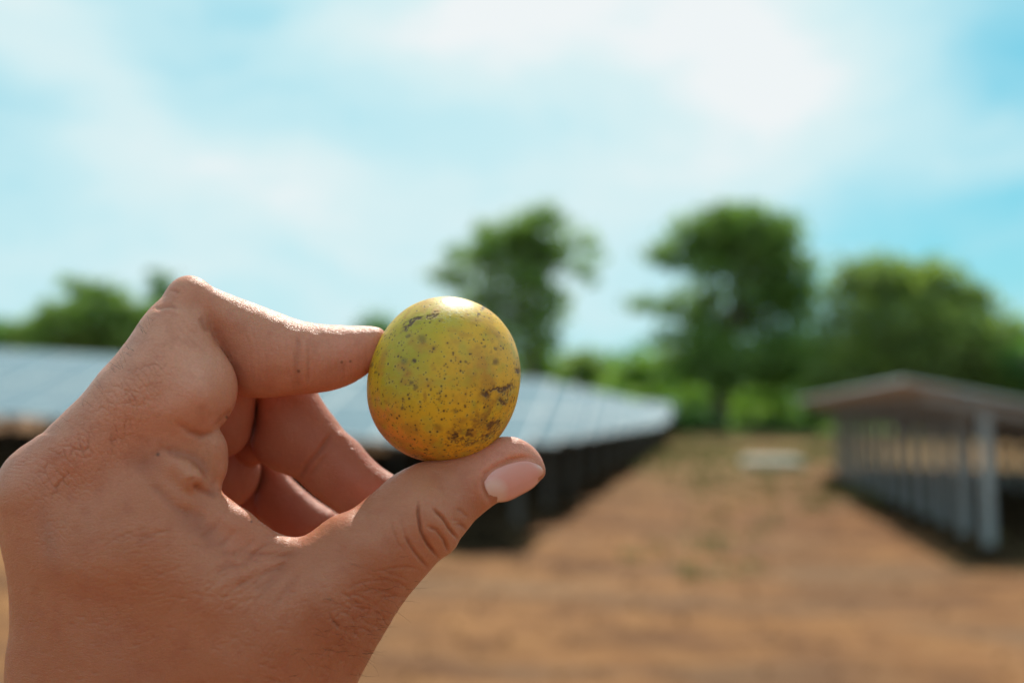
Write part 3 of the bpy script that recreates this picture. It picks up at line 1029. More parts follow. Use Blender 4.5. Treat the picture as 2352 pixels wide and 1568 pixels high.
def blur(a, k):
    for _ in range(k):
        b = np.pad(a, 1, mode='edge')
        a = (b[:-2, 1:-1] + b[2:, 1:-1] + b[1:-1, :-2] + b[1:-1, 2:] + 2 * b[1:-1, 1:-1]) / 6
    return a


def member(poly, zpts, hmax, zs=1.0, it=2, zsig=110.0, ridge=None):
    """rounded solid whose outline is poly; returns (function of z slice list)"""
    poly = smooth_poly(poly, it)
    xs = [p[0] for p in poly]; ys = [p[1] for p in poly]
    mg = 60
    i0, i1 = np.searchsorted(gx, min(xs) - mg), np.searchsorted(gx, max(xs) + mg)
    j0, j1 = np.searchsorted(gy, min(ys) - mg), np.searchsorted(gy, max(ys) + mg)
    X, Y = GX[i0:i1, j0:j1], GY[i0:i1, j0:j1]
    ins = inside(X, Y, poly)
    d = np.full(X.shape, 1e9)
    for a, b in zip(poly, poly[1:] + poly[:1]):
        d = np.minimum(d, seg_dist(X, Y, a[0], a[1], b[0], b[1])[0])
    k2 = 2.0 / hmax ** 2
    U = np.where(ins, np.minimum(d * (2 * hmax * .7), hmax ** 2 * .8), 0)
    h2 = ST * ST
    par = (np.add.outer(np.arange(X.shape[0]), np.arange(X.shape[1])) % 2).astype(bool)
    for itn in range(260):
        for c in (par, ~par):
            b = np.pad(U, 1)
            nb = b[:-2, 1:-1] + b[2:, 1:-1] + b[1:-1, :-2] + b[1:-1, 2:]
            new = (nb + 2 * h2) / (4 + k2 * h2)
            new = U + 1.8 * (new - U)
            U = np.where(c & ins, np.maximum(new, 0), U)
    q = np.where(ins & (d > ST * .6), U / np.maximum(d, ST * .6), 0); wq = (ins & (d > ST * .6)).astype(float)
    qb, wb = blur(q * wq, 6), blur(wq, 6)
    Q = np.where(wb > 1e-3, qb / np.maximum(wb, 1e-3), 0)
    have = wb > 1e-3
    for _ in range(40):
        if have.all(): break
        b1, b2 = blur(np.where(have, Q, 0), 3), blur(have.astype(float), 3)
        nq = b1 / np.maximum(b2, 1e-6)
        Q = np.where(have, Q, np.where(b2 > 1e-4, nq, 0)); have = have | (b2 > 1e-4)
    t = np.clip((d - 14) / 30, 0, 1); t = t * t * (3 - 2 * t)
    u_in = Q * d * (1 - t) + U * t
    u = np.where(ins, u_in, -(Q * d + d * d))
    gyx, gyy = np.gradient(np.where(ins, u_in, -Q * d), ST)
    M = np.maximum(np.maximum(u, 0) + (gyx ** 2 + gyy ** 2) / 4, 400.0)
    M = blur(M, 4)
    zc = np.zeros(X.shape); ww = np.zeros(X.shape) + 1e-12
    for (px, py, z) in zpts:
        w = np.exp(-((X - px) ** 2 + (Y - py) ** 2) / (2 * zsig ** 2)) + 1e-9
        zc += w * z; ww += w
    zc = zc / ww * UZ
    return (i0, i1, j0, j1, u.astype(np.float32), M.astype(np.float32), zc.astype(np.float32), zs)


def eval_member(mb):
    i0, i1, j0, j1, u, M, zc, zs = mb
    hm = math.sqrt(max(float(u.max()), 1)) * zs + 60
    k0 = max(0, np.searchsorted(gzv, zc.min() - hm)); k1 = min(len(gzv), np.searchsorted(gzv, zc.max() + hm))
    Z = gzv[k0:k1].astype(np.float32)[None, None, :]
    g = ((Z - zc[..., None]) / zs) ** 2 - u[..., None]
    f = np.sqrt(np.maximum(g + M[..., None], 1)) - np.sqrt(M)[..., None]
    return (slice(i0, i1), slice(j0, j1), slice(k0, k1)), f


def chain_eval(nodes, zs=1.0, mg=60):
    P = np.array(nodes, float); P[:, 2] *= UZ
    r = P[:, 3]
    i0, i1 = np.searchsorted(gx, (P[:, 0] - r).min() - mg), np.searchsorted(gx, (P[:, 0] + r).max() + mg)
    j0, j1 = np.searchsorted(gy, (P[:, 1] - r).min() - mg), np.searchsorted(gy, (P[:, 1] + r).max() + mg)
    k0, k1 = np.searchsorted(gzv, (P[:, 2] - r * zs).min() - mg), np.searchsorted(gzv, (P[:, 2] + r * zs).max() + mg)
    X = gx[i0:i1].astype(np.float32)[:, None, None]; Y = gy[j0:j1].astype(np.float32)[None, :, None]; Z = gzv[k0:k1].astype(np.float32)[None, None, :]
    best = None
    for a, b in zip(P[:-1], P[1:]):
        dx, dy, dz = b[0] - a[0], b[1] - a[1], (b[2] - a[2]) / zs
        L2 = dx * dx + dy * dy + dz * dz + 1e-6
        vx, vy, vz = X - a[0], Y - a[1], (Z - a[2]) / zs
        t = np.clip((vx * dx + vy * dy + vz * dz) / L2, 0, 1).astype(np.float32)
        dd = np.sqrt((vx - t * dx) ** 2 + (vy - t * dy) ** 2 + (vz - t * dz) ** 2) - (a[3] + t * (b[3] - a[3]))
        best = dd if best is None else smin(best, dd, 14)
    return (slice(i0, i1), slice(j0, j1), slice(k0, k1)), best.astype(np.float32)


def smin(a, b, k):
    h = np.maximum(k - np.abs(a - b), 0) / k
    return np.minimum(a, b) - h * h * k * .25


SH = (len(gx), len(gy), len(gzv))
F = np.full(SH, 80.0, np.float32)
LAB = np.zeros(SH, np.int8)


def add(se, k, lab):
    s, f = se
    cur = F[s]
    LAB[s] = np.where(f < cur, lab, LAB[s])
    F[s] = smin(cur, f, k)


# ---- outlines read from the picture (units of 2400 x 1600) ----
BODY = [(-40, 2440), (-60, 2100), (-30, 1800), (0, 1660), (8, 1600), (11, 1536), (21, 1490), (23, 1440), (17, 1364), (8, 1287), (-1, 1230), (-3, 1170), (1, 1122),
        (15, 1092), (38, 1065), (77, 1036), (126, 999), (160, 970), (199, 940), (219, 916), (247, 878), (281, 829), (319, 782), (337, 756), (357, 727), (365, 718),
        (383, 694), (398, 676), (419, 663), (444, 658), (468, 664), (486, 690), (488, 740), (496, 785), (511, 807), (534, 836), (549, 863), (557, 893), (557, 926), (548, 957),
        (530, 985), (508, 1003), (510, 1008), (526, 1024), (534, 1045), (537, 1075), (535, 1100), (524, 1130), (512, 1150), (520, 1166), (550, 1188), (579, 1211), (612, 1238),
        (651, 1268), (680, 1276), (708, 1279), (735, 1275), (767, 1261), (809, 1224), (860, 1177), (928, 1115), (958, 1096), (987, 1081), (1037, 1072), (1080, 1060),
        (1116, 1045), (1155, 1027), (1179, 1022), (1207, 1023), (1240, 1037), (1266, 1064), (1279, 1095), (1279, 1116), (1254, 1135), (1215, 1158), (1167, 1179), (1153, 1187),
        (1116, 1217), (1096, 1239), (1072, 1263), (1066, 1278), (1049, 1292), (1025, 1304), (1001, 1336), (958, 1391), (918, 1454), (879, 1522), (835, 1600), (790, 1720), (745, 1900), (740, 2200), (760, 2440)]
INDEX = [(395, 690), (419, 664), (444, 658), (472, 662), (497, 671), (536, 688), (600, 712), (655, 735), (710, 752), (760, 759), (820, 763), (865, 764), (893, 767), (906, 782), (904, 806),
         (893, 838), (872, 866), (848, 884), (816, 903), (770, 917), (725, 922), (680, 925), (640, 932), (600, 933), (566, 928), (546, 905), (524, 868), (498, 826), (470, 780), (440, 750), (405, 725)]
MID2 = [(601, 936), (598, 992), (586, 1034), (590, 1060), (612, 1085), (640, 1102), (668, 1113), (691, 1121), (706, 1134), (738, 1162), (780, 1193), (815, 1222), (860, 1250), (920, 1265), (980, 1250), (1005, 1210),
        (990, 1165), (950, 1130), (928, 1114), (894, 1094), (863, 1066), (839, 1033), (806, 1011), (789, 984), (761, 947), (744, 918), (726, 880), (695, 850), (655, 840), (610, 860), (575, 900)]
MID1 = [(600, 890), (600, 934), (598, 975), (589, 1018), (577, 1043), (558, 1062), (536, 1071), (480, 1085), (380, 1130), (250, 1220), (130, 1230), (100, 1120), (230, 990), (380, 880), (500, 830), (575, 840)]
RING1 = [(578, 1030), (592, 1052), (614, 1090), (609, 1127), (595, 1155), (573, 1177), (551, 1188), (500, 1200), (400, 1240), (250, 1290), (180, 1260), (190, 1160), (330, 1060), (450, 1000), (540, 990)]
RING2 = [(617, 1100), (612, 1130), (596, 1161), (598, 1191), (612, 1222), (635, 1250), (665, 1285), (720, 1320), (800, 1330), (850, 1300), (850, 1250), (811, 1214), (769, 1189), (738, 1168), (702, 1138),
         (680, 1117), (650, 1075), (600, 1060)]

# hidden mass of the hand behind: the other metacarpals, heel of the hand, forearm
add(chain_eval([(170, 1190, -16, 115), (230, 1450, -16, 125), (330, 1750, -10, 160)]), 1, 1)
add(chain_eval([(215, 1230, -38, 100), (280, 1480, -34, 115), (370, 1760, -16, 150)]), 60, 1)
add(chain_eval([(270, 1290, -58, 86), (340, 1520, -50, 105), (400, 1780, -22, 145)]), 60, 1)
add(chain_eval([(330, 1760, -8, 190), (340, 2150, -8, 205), (350, 2500, -8, 230)]), 80, 1)
add(chain_eval([(620, 1560, 2, 130), (520, 1700, -6, 170), (420, 1850, -8, 190)]), 80, 1)
bs, bf = eval_member(member(BODY, [
    (444, 720, 7), (470, 880, 12), (330, 880, 9), (200, 1020, 7), (60, 1150, 2), (250, 1250, 10), (480, 1060, 12), (470, 1250, 13), (600, 1300, 12), (708, 1330, 12),
    (820, 1320, 12), (950, 1210, 9), (1080, 1130, 5), (1200, 1090, 1), (900, 1420, 10), (650, 1550, 8), (300, 1500, 6), (60, 1500, 1), (400, 1900, -6), (300, 2400, -10), (600, 1800, -2)],
    200, .78, 2, 75))
# deeper in the palm the outline pulls back
add((bs, bf), 70, 1)
# modelling over the body: index metacarpal, first web muscle, thumb column, knuckle pads
add(chain_eval([(100, 1165, 9, 88), (170, 1330, 10, 96), (230, 1560, 6, 110)]), 90, 1)
add(chain_eval([(400, 790, 12, 62), (380, 900, 16.5, 90), (425, 930, 18, 90)]), 60, 1)
add(chain_eval([(200, 1060, 13, 80), (300, 950, 16, 84), (380, 860, 15, 70)]), 70, 1)
add(chain_eval([(360, 1300, 14, 110), (480, 1420, 15, 130)]), 110, 1)
add(chain_eval([(560, 1560, 12, 150), (740, 1420, 17, 105), (860, 1300, 17, 86), (980, 1215, 14, 78)]), 80, 1)
add(chain_eval([(490, 1050, 17, 34), (495, 1095, 17, 30)]), 30, 1)
add(chain_eval([(420, 1092, 24, 26), (450, 1120, 25, 26), (462, 1135, 24, 16)]), 26, 1)
add(chain_eval([(490, 1185, 18, 30), (560, 1232, 19, 32), (640, 1292, 18, 34), (715, 1312, 18, 40), (800, 1280, 16, 60)]), 50, 1)
# index middle and end joints: folds against the base joint, runs smoothly over the knuckle
sI, fI = eval_member(member(INDEX, [(420, 720, 6), (500, 790, 1), (545, 870, -1), (620, 820, 3), (720, 830, 1), (850, 820, -1)], 400, .95, 2, 60))
cur = F[sI]
XX, YY = gx[sI[0]][:, None, None], gy[sI[1]][None, :, None]
kk = (5 + 62 * np.exp(-(((XX - 440) / 60) ** 2 + ((YY - 672) / 62) ** 2))).astype(np.float32)
LAB[sI] = np.where(fI < cur, 2, LAB[sI])
F[sI] = smin(cur, fI, kk)
# other fingers
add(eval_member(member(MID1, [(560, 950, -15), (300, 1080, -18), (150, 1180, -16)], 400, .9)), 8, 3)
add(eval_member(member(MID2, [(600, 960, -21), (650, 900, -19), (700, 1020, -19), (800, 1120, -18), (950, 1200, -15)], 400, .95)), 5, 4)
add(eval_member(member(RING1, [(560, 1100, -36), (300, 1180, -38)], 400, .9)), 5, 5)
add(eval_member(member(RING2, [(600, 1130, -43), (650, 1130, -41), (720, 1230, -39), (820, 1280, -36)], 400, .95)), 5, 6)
add(chain_eval([(270, 1290, -58, 80), (430, 1220, -62, 72), (560, 1180, -62, 68)]), 8, 7)
add(chain_eval([(575, 1180, -61, 64), (640, 1260, -58, 62), (720, 1330, -52, 56)]), 6, 7)

# narrow gaps where skin folds against skin
def carve(nodes, k=6, zs=1.0):
    s_, f_ = chain_eval(nodes, zs, 24)
    F[s_] = -smin(-F[s_], f_, k)


def front_z(px, py):
    i, j = int(round((px - gx[0]) / ST)), int(round((py - gy[0]) / ST))
    col_ = F[i, j]
    kk_ = np.nonzero(col_ < 0)[0]
    return gzv[kk_[-1]] / UZ if len(kk_) else 0.0


# filler added behind the gaps between the curled fingers to stop light leaking through
add(chain_eval([(600, 880, -27, 52), (596, 1040, -29, 50)]), 6, 3)
add(chain_eval([(606, 1060, -47, 46), (590, 1190, -49, 50)]), 6, 5)

# ---- surface of the solid (surface nets) ----
def surface_nets(F):
    sgn = F < 0
    nx, ny, nz = F.shape
    c = sgn[:-1, :-1, :-1]
    cnt = np.zeros((nx - 1, ny - 1, nz - 1), np.int8)
    for dx in (0, 1):
        for dy in (0, 1):
            for dz in (0, 1):
                cnt += sgn[dx:nx - 1 + dx, dy:ny - 1 + dy, dz:nz - 1 + dz]
    act = (cnt > 0) & (cnt < 8)
    ii, jj, kk = np.nonzero(act)
    vid = np.full(act.shape, -1, np.int32); vid[ii, jj, kk] = np.arange(len(ii))
    acc = np.zeros((len(ii), 3)); n = np.zeros(len(ii))
    cr = [(0, 0, 0), (1, 0, 0), (0, 1, 0), (1, 1, 0), (0, 0, 1), (1, 0, 1), (0, 1, 1), (1, 1, 1)]
    val = {q: F[ii + q[0], jj + q[1], kk + q[2]] for q in cr}
    for a in cr:
        for ax in range(3):
            if a[ax]: continue
            b = list(a); b[ax] = 1; b = tuple(b)
            va, vb = val[a], val[b]
            m = (va < 0) != (vb < 0)
            t = np.where(m, va / np.where(m, va - vb, 1), 0)
            for q in range(3):
                acc[:, q] += np.where(m, a[q] + (t if q == ax else 0), 0)
            n += m
    P = acc / n[:, None] + np.stack([ii, jj, kk], -1)
    quads = []
    for ax in range(3):
        sl0 = [slice(1, -1)] * 3; sl1 = [slice(1, -1)] * 3
        sl0[ax] = slice(0, -1); sl1[ax] = slice(1, None)
        a, b = sgn[tuple(sl0)], sgn[tuple(sl1)]
        e = np.nonzero(a != b)
        o = [e[0] + (0 if ax == 0 else 1), e[1] + (0 if ax == 1 else 1), e[2] + (0 if ax == 2 else 1)]
        u, w = (ax + 1) % 3, (ax + 2) % 3
        def at(du, dw):
            q = [o[0].copy(), o[1].copy(), o[2].copy()]; q[u] = q[u] - du; q[w] = q[w] - dw
            return vid[q[0], q[1], q[2]]
        Q = np.stack([at(1, 1), at(0, 1), at(0, 0), at(1, 0)], -1)
        fl = ~a[e]
        Q[fl] = Q[fl][:, ::-1]
        quads.append(Q)
    return P, np.concatenate(quads)


HV, HF = surface_nets(F)
ok = (HF >= 0).all(1); HF = HF[ok]
labv = LAB[np.clip(HV[:, 0].round().astype(int), 0, SH[0] - 1), np.clip(HV[:, 1].round().astype(int), 0, SH[1] - 1), np.clip(HV[:, 2].round().astype(int), 0, SH[2] - 1)]
HV = np.stack([gx[0] + HV[:, 0] * ST, gy[0] + HV[:, 1] * ST, gzv[0] + HV[:, 2] * ST], -1)
del F, LAB


def relax(V, Fq, it, lam=.5):
    n = len(V)
    i = Fq.ravel(); j = np.roll(Fq, -1, 1).ravel()
    for _ in range(it):
        deg = np.bincount(i, minlength=n) + np.bincount(j, minlength=n)
        A = np.stack([np.bincount(i, V[j, q], n) + np.bincount(j, V[i, q], n) for q in range(3)], -1) / np.maximum(deg, 1)[:, None]
        V = V + (A - V) * lam
    return V


def split(V, Fq, lab):
    e = np.stack([Fq, np.roll(Fq, -1, 1)], -1).reshape(-1, 2); es = np.sort(e, 1)
    key = es[:, 0].astype(np.int64) * len(V) + es[:, 1]
    uq, first, inv = np.unique(key, return_index=True, return_inverse=True)
    ev = (V[es[first, 0]] + V[es[first, 1]]) / 2
    fv = V[Fq].mean(1)
    ne, nf, n = len(ev), len(fv), len(V)
    ei = inv.reshape(-1, 4) + n; fi = np.arange(nf) + n + ne
    out = [np.stack([Fq[:, k], ei[:, k], fi, ei[:, (k + 3) % 4]], -1) for k in range(4)]
    return np.concatenate([V, ev, fv]), np.concatenate(out), np.concatenate([lab, lab[es[first, 0]], lab[Fq[:, 0]]])


HV = relax(HV, HF, 3)
HV, HF, labv = split(HV, HF, labv)
HV = relax(HV, HF, 3)


def vnormals(V, Fq):
    a = V[Fq[:, 2]] - V[Fq[:, 0]]; b = V[Fq[:, 3]] - V[Fq[:, 1]]
    n = np.cross(a, b)
    out = np.stack([np.bincount(Fq.ravel(), np.repeat(n[:, q], 4), len(V)) for q in range(3)], -1)
    return out / (np.linalg.norm(out, axis=1)[:, None] + 1e-12)


Nn = vnormals(HV, HF)
# picture frame here has y down: outward check
if (Nn * (HV - HV.mean(0))).sum(1).mean() < 0: Nn = -Nn
X0, Y0, Z0 = HV[:, 0], HV[:, 1], HV[:, 2]
fr = np.clip(Nn[:, 2] * 2.2 + .35, 0, 1)          # faces the camera
disp = np.zeros(len(HV))


def crease(pts, w, depth, labs=(1,), taper=True, blend=1.0):
    """groove (depth>0, in units of .1 mm) or ridge (depth<0)"""
    xs = [p[0] for p in pts]; ys = [p[1] for p in pts]
    m = (X0 > min(xs) - 4 * w) & (X0 < max(xs) + 4 * w) & (Y0 > min(ys) - 4 * w) & (Y0 < max(ys) + 4 * w) & (fr > 0) & np.isin(labv, labs)
    ix = np.nonzero(m)[0]
    d, t = poly_dist(X0[ix], Y0[ix], pts)
    g = np.exp(-(d / w) ** 2)
    if taper: g = g * np.clip(np.minimum(t, 1 - t) * 5 + .12, 0, 1)
    disp[ix] -= g * depth * .1 * UZ * fr[ix]


def lump(px, py, rx, ry, rot, h, labs=(1,)):
    c, s = math.cos(R(rot)), math.sin(R(rot))
    u = (X0 - px) * c + (Y0 - py) * s; v = -(X0 - px) * s + (Y0 - py) * c
    g = np.exp(-(u / rx) ** 2 - (v / ry) ** 2)
    disp[:] += g * h * UZ * fr * np.isin(labv, labs)


def crinkle(px, py, rx, ry, rot, ang, n, ln, w, depth, seed, labs=(1,), curve=.15):
    """a patch of n short wavy creases running at angle ang"""
    rs = random.Random(seed)
    c, s = math.cos(R(rot)), math.sin(R(rot))
    for _ in range(n):
        a, b = rs.uniform(-1, 1), rs.uniform(-1, 1)
        if a * a + b * b > 1: continue
        x = px + a * rx * c - b * ry * s; y = py + a * rx * s + b * ry * c
        th = R(ang + rs.gauss(0, 11)); L = ln * rs.uniform(.5, 1.3)
        pts = []
        k = 5
        bend = rs.gauss(0, curve)
        for q in range(k):
            tt = (q / (k - 1) - .5) * L
            o = bend * (tt * tt) / L * 2 + rs.gauss(0, .6)
            pts.append((x + math.cos(th) * tt - math.sin(th) * o, y + math.sin(th) * tt + math.cos(th) * o))
        crease(pts, w * rs.uniform(.8, 1.2), depth * rs.uniform(.5, 1.2), labs)


def worley(U, V, seed):
    iu, iv = np.floor(U).astype(np.int64), np.floor(V).astype(np.int64)
    f1 = np.full(U.shape, 9.0); f2 = np.full(U.shape, 9.0)
    def h(a, b, s):
        n = (a * 374761393 + b * 668265263 + s * 974634777) & 0xffffffff
        n = ((n ^ (n >> 13)) * 1274126177) & 0xffffffff
        return ((n ^ (n >> 16)) & 0xffffffff) / 4294967295.0
    for du in (-1, 0, 1):
        for dv in (-1, 0, 1):
            a, b = iu + du, iv + dv
            d = np.hypot(a + .1 + .8 * h(a, b, seed) - U, b + .1 + .8 * h(a, b, seed + 7) - V)
            f2 = np.minimum(f2, np.maximum(f1, d)); f1 = np.minimum(f1, d)
    return f2 - f1


def cells(px, py, rx, ry, rot, ang, lu, lv, depth, seed, labs=(1,)):
    c, s = math.cos(R(rot)), math.sin(R(rot))
    a = (X0 - px) * c + (Y0 - py) * s; b = -(X0 - px) * s + (Y0 - py) * c
    r2 = (a / rx) ** 2 + (b / ry) ** 2
    m = (r2 < 2.2) & (fr > 0) & np.isin(labv, labs)
    ix = np.nonzero(m)[0]
    Pz = np.stack([X0[ix] * .03, Y0[ix] * .03, Z0[ix] * .03], -1)
    wx = (fbm(Pz, 3, seed) - .45) * 18; wy = (fbm(Pz, 3, seed + 3) - .45) * 18
    c, s = math.cos(R(ang)), math.sin(R(ang))
    u = (X0[ix] + wx) * c + (Y0[ix] + wy) * s; v = -(X0[ix] + wx) * s + (Y0[ix] + wy) * c + Z0[ix] * .5
    e = worley(u / lu, v / lv, seed)
    e = np.clip(e / .38, 0, 1); e = e * (2 - e)
    fade = np.clip(1.25 - r2[ix] ** .5, 0, 1) ** .8
    vary = np.clip(fbm(Pz * .7, 2, seed + 5) * 2.4 - .35, .1, 1.1)
    disp[ix] += (e - .8) * depth * .1 * UZ * fade * vary * fr[ix]


# thumb knuckle
TH = 4.2
crease([(981, 1172), (980, 1201), (987, 1245), (1003, 1274), (1028, 1307)], TH, 10)
crease([(1013, 1190), (1037, 1213), (1052, 1237), (1075, 1264)], TH, 9)
crease([(999, 1231), (1021, 1241), (1041, 1265), (1052, 1293)], TH, 8)
crease([(1070, 1191), (1084, 1198), (1097, 1212)], TH, 3)
crease([(1068, 1228), (1085, 1232), (1096, 1243)], TH, 3)
crease([(1060, 1216), (1078, 1222), (1090, 1238)], TH, 2)
crease([(948, 1252), (958, 1272), (975, 1297), (1003, 1330)], TH, 6)
crease([(918, 1220), (924, 1250), (935, 1275), (950, 1290)], TH, 2.2)
crease([(940, 1215), (943, 1235), (950, 1255)], TH, 1.6)
crease([(880, 1340), (910, 1333), (950, 1327), (985, 1334)], TH, 2.4)
crease([(870, 1362), (900, 1358), (940, 1366), (960, 1385)], TH, 2.4)
crease([(840, 1385), (880, 1380), (915, 1390), (945, 1405)], TH, 2)
crease([(985, 1178), (1000, 1172), (1020, 1170), (1045, 1176)], 7, -1.5)
lump(1035, 1240, 40, 26, 50, .5)
lump(1005, 1250, 14, 22, -20, .35)
crinkle(900, 1400, 70, 60, 40, -8, 34, 60, 3.4, 1.6, 2)
crinkle(850, 1470, 90, 70, 50, 35, 60, 40, 3.4, 1.4, 3)
crinkle(840, 1500, 90, 70, 50, -60, 40, 34, 3.4, 1.3, 4)
# nail groove is cut below
# web between thumb and index
for pts, dp in [([(560, 1290), (610, 1300), (660, 1300), (705, 1292)], 3.2), ([(520, 1330), (580, 1325), (640, 1310), (700, 1296)], 3), ([(540, 1380), (600, 1350), (650, 1328), (690, 1305)], 3),
                ([(590, 1390), (640, 1355), (680, 1325)], 2.4), ([(500, 1290), (560, 1300), (620, 1318)], 2), ([(520, 1215), (500, 1240), (470, 1260)], 2), ([(560, 1235), (535, 1262), (510, 1285)], 2.2),
                ([(600, 1262), (580, 1280), (540, 1300)], 1.8), ([(640, 1420), (680, 1370), (705, 1335)], 2)]:
    crease(pts, 7, dp)
crinkle(560, 1370, 120, 60, -30, -32, 46, 80, 4.5, 1.2, 6)
crinkle(360, 1330, 170, 90, 10, 0, 40, 110, 4.5, .8, 7)
lump(600, 1330, 60, 18, -28, .5); lump(530, 1225, 36, 20, 35, .5); lump(470, 1240, 60, 26, 30, -.6)
# folds of the palm beside the finger bases
crease([(515, 1003), (492, 1018), (472, 1020), (444, 1011), (408, 985)], 10, 7)
crease([(545, 960), (520, 980), (500, 1000)], 6, 4)
crease([(392, 1050), (420, 1062), (452, 1072), (476, 1094), (492, 1124)], 14, 6)
crease([(464, 1146), (480, 1152), (500, 1158)], 10, 6, taper=False)
crease([(464, 1146), (452, 1132), (446, 1118)], 9, 5)
crease([(505, 1060), (508, 1090), (504, 1125), (500, 1150)], 7, 3)
crease([(430, 1195), (460, 1205), (490, 1212)], 14, 3)
crease([(350, 1130), (390, 1165), (420, 1190), (455, 1205)], 14, 5)
crease([(352, 1070), (380, 1050), (408, 1060)], 9, 3)
lump(430, 1108, 40, 24, 35, .6); lump(430, 1165, 40, 24, 25, .5); lump(505, 1060, 20, 50, -8, .8); lump(405, 985, 60, 34, 20, .6); lump(330, 1085, 44, 30, 0, -.5)
# index base joint: knuckle skin, fine folds running off the bend
lump(465, 905, 50, 62, 15, .8); lump(395, 960, 40, 30, 0, .4)
for k in range(13):
    o = k * 11.5 + rnd.uniform(-4, 4)
    crease([(404 - o * .35, 752 + o * 1.0), (430 - o * .35, 784 + o * .95), (462 - o * .3, 812 + o * .9), (498 - o * .25, 842 + o * .85)], rnd.uniform(3.6, 5), (.9 - k * .04) * rnd.uniform(.3, 1.2))
crease([(360, 724), (385, 719), (402, 716), (418, 722)], 5, 5)
crease([(396, 680), (412, 682), (422, 688)], 4, 3)
crease([(380, 727), (400, 730), (425, 738)], 5, -3)
crease([(424, 748), (440, 768), (460, 786)], 6, 1.5)
crease([(470, 740), (478, 760), (490, 780)], 8, 4, (1, 2))
cells(280, 970, 150, 62, -52, 62, 40, 15, 5.0, 11)
cells(330, 900, 170, 80, -52, 55, 22, 9, 2.4, 12)
cells(165, 1085, 110, 56, -36, 60, 48, 18, 7.5, 13)
cells(180, 1100, 150, 80, -36, 40, 24, 11, 3.0, 14)
cells(60, 1080, 50, 24, -40, 40, 30, 13, 3.4, 15)
cells(120, 1230, 110, 90, 0, 70, 22, 10, 2.0, 16)
cells(860, 1460, 120, 120, 40, -20, 34, 13, 2.6, 17)
cells(700, 1500, 220, 120, 0, -50, 24, 11, 2.2, 18)
cells(300, 1400, 300, 200, 0, 0, 40, 10, 1.5, 19)
for k in range(60):      # hair-roots and short flecks low on the wrist
    rs = random.Random(500 + k); x, y = rs.uniform(60, 760), rs.uniform(1360, 1600)
    crease([(x, y), (x + 10, y + rs.uniform(-2, 3)), (x + 20, y + rs.uniform(-2, 4))], 3.4, rs.uniform(.8, 1.8))
# index middle and end joints
crease([(700, 780), (697, 830), (694, 870), (702, 922)], 8, 3.2, (2,))
crease([(722, 800), (722, 850), (720, 915)], 5, 1.8, (2,))
crease([(672, 860), (684, 890), (692, 925)], 6, 1.6, (2,))
lump(610, 860, 60, 50, 0, .5, (2,)); lump(790, 835, 60, 50, 0, .4, (2,)); lump(540, 745, 30, 26, 50, .6, (2,)); lump(560, 690, 60, 14, 25, .3, (2,))
for k in range(17):
    x = 586 + k * 17
    crease([(x - 14, 770 + k * 1.5), (x - 4, 800), (x + 2, 840), (x + 4 - k * .4, 900)], 3.6, .95, (2,))
# finger creases of the middle and ring fingers
crease([(778, 1015), (752, 1052), (722, 1085), (700, 1118)], 7, 6, (4,))
crease([(768, 1062), (745, 1090), (722, 1115)], 6, 3, (4,))
crease([(655, 930), (640, 955), (625, 975)], 5, 2, (4,))
crease([(800, 1195), (755, 1235), (705, 1262)], 7, 5, (6,))
lump(665, 1010, 40, 50, -30, .5, (4,)); lump(820, 1120, 50, 36, 40, .5, (4,)); lump(805, 1020, 20, 12, 40, .4, (4,))
# skin is never quite even
disp += (fbm(HV * .011, 3, 61) - .45) * .75 * UZ + (fbm(HV * .05, 3, 71) - .45) * .16 * UZ + (fbm(HV * np.array([.16, .13, .16]), 2, 75) - .4) * .10 * UZ

# ---- the thumb nail: groove, then a plate of its own ----
NAIL = [(1134, 1126), (1141, 1112), (1155, 1101), (1175, 1091), (1197, 1083), (1222, 1077), (1244, 1078), (1262, 1088), (1275, 1103), (1285, 1118), (1258, 1142), (1219, 1166), (1170, 1190),
        (1156, 1181), (1146, 1163), (1138, 1146)]
crease([(1167, 1186), (1154, 1178), (1144, 1163), (1135, 1146), (1131, 1127), (1139, 1110), (1154, 1098), (1175, 1087), (1197, 1078), (1222, 1072), (1246, 1074), (1262, 1084)], 6.5, 4)
crease([(1148, 1196), (1130, 1170), (1121, 1146), (1119, 1124), (1128, 1104), (1146, 1088), (1170, 1074)], 9, -3.5)
dn = np.full(len(HV), 0.0)
nb = (X0 > 1100) & (X0 < 1300) & (Y0 > 1050) & (Y0 < 1220)
ix = np.nonzero(nb)[0]
inn = inside(X0[ix], Y0[ix], NAIL)
dd, _ = poly_dist(X0[ix], Y0[ix], NAIL + NAIL[:1])
disp[ix] -= np.where(inn, np.clip(dd / 10, 0, 1), 0) * .25 * UZ * fr[ix]
HV2 = HV + Nn * disp[:, None]
NV = vnormals(HV2, HF)
if (NV * Nn).sum() < 0: NV = -NV

Pm = hp(HV2[:, 0], HV2[:, 1], HV2[:, 2] / UZ)
c0 = np.array([(300 - 1200) / UZ, -(1400 - 800) / UZ, -D0]) / 1000.0
c0w = to_world(c0[None])[0]
Vw = to_world(Pm) - c0w
